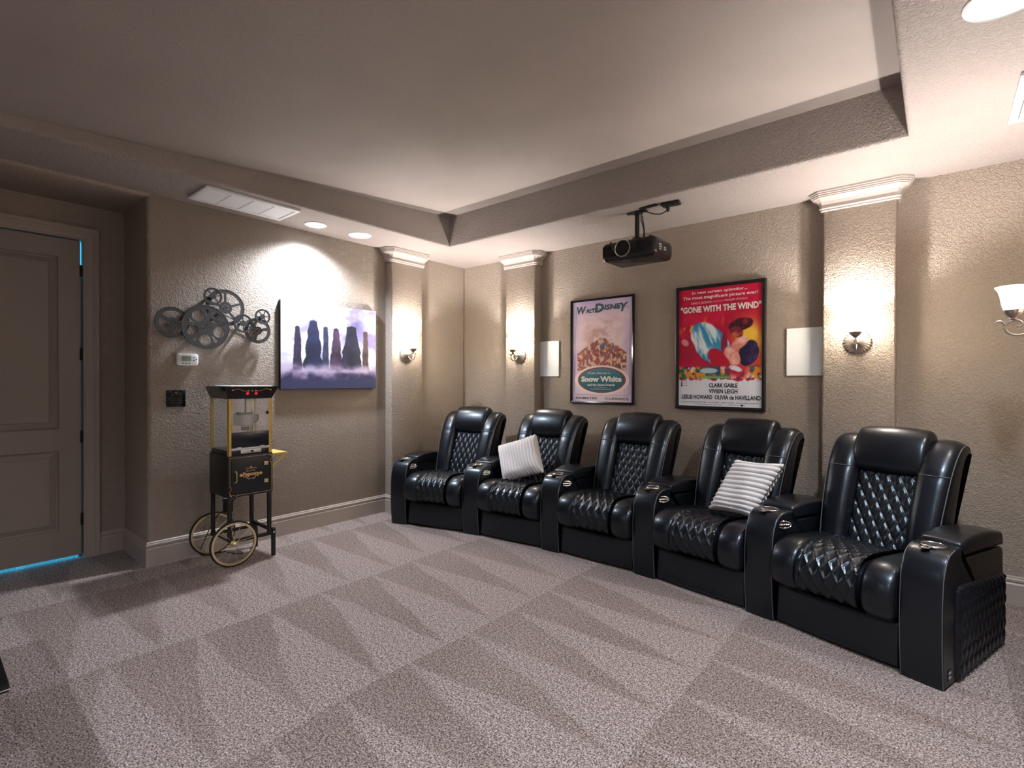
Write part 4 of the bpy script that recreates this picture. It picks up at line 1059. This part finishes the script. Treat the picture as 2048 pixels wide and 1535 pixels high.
# gold side shelf on the right
bm = bmesh.new(); box(bm, (CX1+.004, .795, .10), (CX1+.13, .802, CZ1-.02), .002, 1); box(bm, (CX1+.006, .770, .10), (CX1+.13, .795, .104)); 
sh = obj('side_shelf', bm, M_gold, pc)
br_sp = [[(0, 0), (.128, 0), (.128, -.012), (.02, -.105), (0, -.105)], [(.016, -.014), (.105, -.014), (.022, -.085), (.016, -.085)]]
curve_plate('shelf_bracket', br_sp, .004, M_gold, sh, T((CX1+.004, .796, CZ1-.03)))
curve_plate('shelf_bracket', br_sp, .004, M_gold, sh, T((CX1+.004, .796, .12)))
bm = bmesh.new(); tube(bm, [(CX1+.134, .790, .11), (CX1+.140, .790, CZ1-.03)], .005, 8); obj('shelf_rail', bm, M_gold, sh, smooth=60)
# legs and lower frame
LW = .026
for x0, z0_, yb in ((CX0, CZ1-LW, .17), (CX0, .0, .17), (CX1-LW, CZ1-LW, .19), (CX1-LW, .0, .19)):
    pbox('leg', x0, yb, z0_, x0+LW, .508, z0_+LW, M_black, bev=.002)
for z0_ in (CZ1-LW, 0):
    pbox('foot', CX1+.006, 0, z0_+.002, CX1+.006+LW, .215, z0_+LW, M_black, bev=.002)
    bm = bmesh.new(); box(bm, (CX0+.0, .165, z0_+.002), (CX1+.008, .19, z0_+LW-.002), .002, 1)
    obj('lower_rail', bm, M_black, pc, smooth=40)
    bm = bmesh.new(); lathe(bm, [(.007, 0), (.007, .004), (.003, .006)], 10, T((CX1+.018, .185, z0_+LW))); obj('bolt', bm, M_steel, pc, smooth=40)
pbox('cross_rail', CX1+.0, .190, .02, CX1+.022, .213, CZ1-.02, M_black, bev=.002)
bm = bmesh.new(); tube(bm, [(CX0+.035, .165, -.055), (CX0+.035, .165, CZ1+.01)], .006, 10); obj('axle', bm, M_black, pc, smooth=40)
def f_wheel_rim(bm):
    R_ = .158
    lathe(bm, [(R_-.008, -.008), (R_+.002, -.008), (R_+.002, .008), (R_-.008, .008)], 64, closed=True)
def wheel(zc_, side):
    Mw_ = T((CX0+.035, .167, zc_))
    bm = bmesh.new(); R_ = .150; lathe(bm, [(R_-.008, -.009), (R_+.006, -.009), (R_+.006, .009), (R_-.008, .009)], 64, closed=True); fixn(bm); wh = obj('wheel', bm, M_brass, pc, Mw_, 40)
    bm = bmesh.new(); lathe(bm, [(.155, -.007), (.160, -.0085), (.1665, -.005), (.1665, .005), (.160, .0085), (.155, .007)], 64, closed=True); fixn(bm); obj('tyre', bm, M_blackm, wh, smooth=40)
    for k in range(12):
        a = 2*PI*k/12+.15; bm = bmesh.new(); zz = .010*(1 if k % 2 else -1); tube(bm, [(.012*math.cos(a), .012*math.sin(a), zz), (.148*math.cos(a), .148*math.sin(a), 0)], .0014, 5); obj('spoke', bm, M_brass, wh, smooth=60)
    bm = bmesh.new(); lathe(bm, [(.012, -.022), (.020, -.014), (.012, -.006), (.012, .006), (.020, .014), (.018, .020), (.011, .024), (.001, .030)], 24); fixn(bm); obj('hub', bm, M_brass, wh, smooth=40)
wheel(CZ1+.012, 1); wheel(-.052, -1)
bm = bmesh.new()
tube(bm, catmull([(.02, .51, .10), (-.01, .44, .08), (-.05, .37, .05), (-.09, .31, -.03), (-.13, .22, -.07), (-.19, .07, -.085), (-.21, .02, -.06), (-.14, .010, -.02), (-.08, .03, .05), (-.02, .012, .10), (.03, .012, .14)], 6, False), .004, 8)
obj('power_cord', bm, M_black, pc, smooth=60)

# ------------------------------------------------------------ PROJECTOR
pj = thing('projector', (-1.872, 3.80, 2.335), 0, 'black home cinema projector hanging from the ceiling on a short post', 'projector')
bm = bmesh.new()
plan = rpoly([(-.235, -.165), (.235, -.165), (.235, .165), (-.235, .165)], .045, 5)
lev = [(.045, 0), (.012, .012), (.0, .040), (.0, .105), (.010, .135), (.03, .148)]
rings = [[bm.verts.new((x, y-.02*max(0, 1-(x/.235)**2)*(1 if y < 0 else 0), z)) for x, y in offset_poly(plan, ins)] for ins, z in lev]
n_ = len(plan)
for A, Bq in zip(rings, rings[1:]):
    for k in range(n_): bm.faces.new((A[k], A[(k+1) % n_], Bq[(k+1) % n_], Bq[k]))
bm.faces.new(rings[0][::-1]); bm.faces.new(rings[-1]); fixn(bm)
obj('body', bm, mat('projector_shell', (.014, .013, .014), .25), pj, smooth=50)
Ml_ = T((-.03, -.182, .080)) @ Rx(PI/2)
bm = bmesh.new(); lathe(bm, [(.066, -.01), (.066, .012), (.062, .014), (.059, .010), (.059, -.01)], 40, Ml_, closed=True); fixn(bm); obj('lens_ring', bm, mat('champagne_ring', (.62, .58, .46), .3, 1), pj, smooth=40)
bm = bmesh.new(); lathe(bm, [(.060, .004), (.045, .006), (.03, .002), (.001, .008)], 36, Ml_); fixn(bm); obj('lens', bm, M_glossb, pj, smooth=60)
bm = bmesh.new()
for k in range(11): box(bm, (.085+.011*k, -.181+.0012*k, .035), (.090+.011*k, -.172+.0012*k, .118))
for k in range(7): box(bm, (-.215+.011*k, -.172-.001*k, .03), (-.210+.011*k, -.165-.001*k, .12))
obj('grille', bm, M_blackm, pj)
bm = bmesh.new()
for (y_, z_, w_, h_) in ((-.085, .088, .050, .012), (-.085, .070, .05, .010), (-.085, .052, .045, .009), (.0, .078, .04, .010), (.0, .062, .045, .012)): box(bm, (.2345, y_-w_/2, z_-h_/2), (.2362, y_+w_/2, z_+h_/2))
obj('spec_label', bm, mt('label_silver', (160, 160, 165)), pj)
for x, y in ((-.17, -.12), (.17, -.12), (-.17, .12), (.17, .12)):
    bm = bmesh.new(); lathe(bm, [(.012, .145), (.012, .158), (.008, .162)], 12, T((x, y, 0))); obj('mounting_foot', bm, M_black, pj, smooth=40)
bm = bmesh.new(); box(bm, (-.075, -.05, .148), (.075, .05, .160), .003); lathe(bm, [(.055, .158), (.045, .185), (.025, .20)], 20); fixn(bm); obj('mount_bracket', bm, M_black, pj, smooth=40)
bm = bmesh.new(); lathe(bm, [(.019, .155), (.019, .400)], 20); fixn(bm); obj('post', bm, M_black, pj, smooth=40)
bm = bmesh.new(); box(bm, (-.085, -.022, .394), (.085, .022, .4045), .004); lathe(bm, [(.04, .388), (.04, .396)], 20); fixn(bm); obj('ceiling_plate', bm, M_black, pj, smooth=40)
bm = bmesh.new(); tube(bm, catmull([(.03, .03, .16), (.045, .03, .25), (.03, .01, .35), (.07, -.02, .385), (.16, -.045, .345), (.225, -.05, .33), (.275, -.035, .355)], 6, False), .0045, 8); tube(bm, catmull([(.04, .04, .16), (.05, .03, .24), (.035, .02, .37)], 5, False), .004, 8)
obj('cable', bm, M_black, pj, smooth=60)
ob = thing('ceiling_outlet', (-1.575, 3.765, CE), math.radians(8), 'black ceiling outlet box with plug beside the projector mount', 'outlet')
bm = bmesh.new(); box(bm, (-.07, -.040, -.022), (.07, .040, .0), .006); obj('box', bm, M_black, ob, smooth=40)
bm = bmesh.new(); lathe(bm, [(.018, -.022), (.016, -.045), (.008, -.07)], 14, T((-.02, -.01, 0))); fixn(bm); obj('plug', bm, M_black, ob, smooth=40)
ob2 = thing('cable_cover', (-1.745, 3.735, CE), math.radians(-6), 'small black flat cable cover on the ceiling above the projector', 'cable cover')
bm = bmesh.new(); box(bm, (-.075, -.02, -.010), (.075, .02, .0), .004); obj('cover', bm, M_black, ob2, smooth=40)

# ------------------------------------------------------------ BLACK MEDIA TABLE at the left edge
mtb = thing('media_table', (-2.76, -.10, 0), 0, 'corner of a low black gloss table with a bright edge at the lower left', 'table')
bx('table_top', (-.60, -.30, .425), (.60, .30, .455), M_glossb, mtb, .006)
bx('edge_strip', (-.602, -.302, .434), (.602, .302, .4375), M_chrome, mtb)
for x in (-.52, .42):
    for y in (-.22, .10): bx('leg', (x, y, 0), (x+.05, y+.05, .426), M_black, mtb, .004)
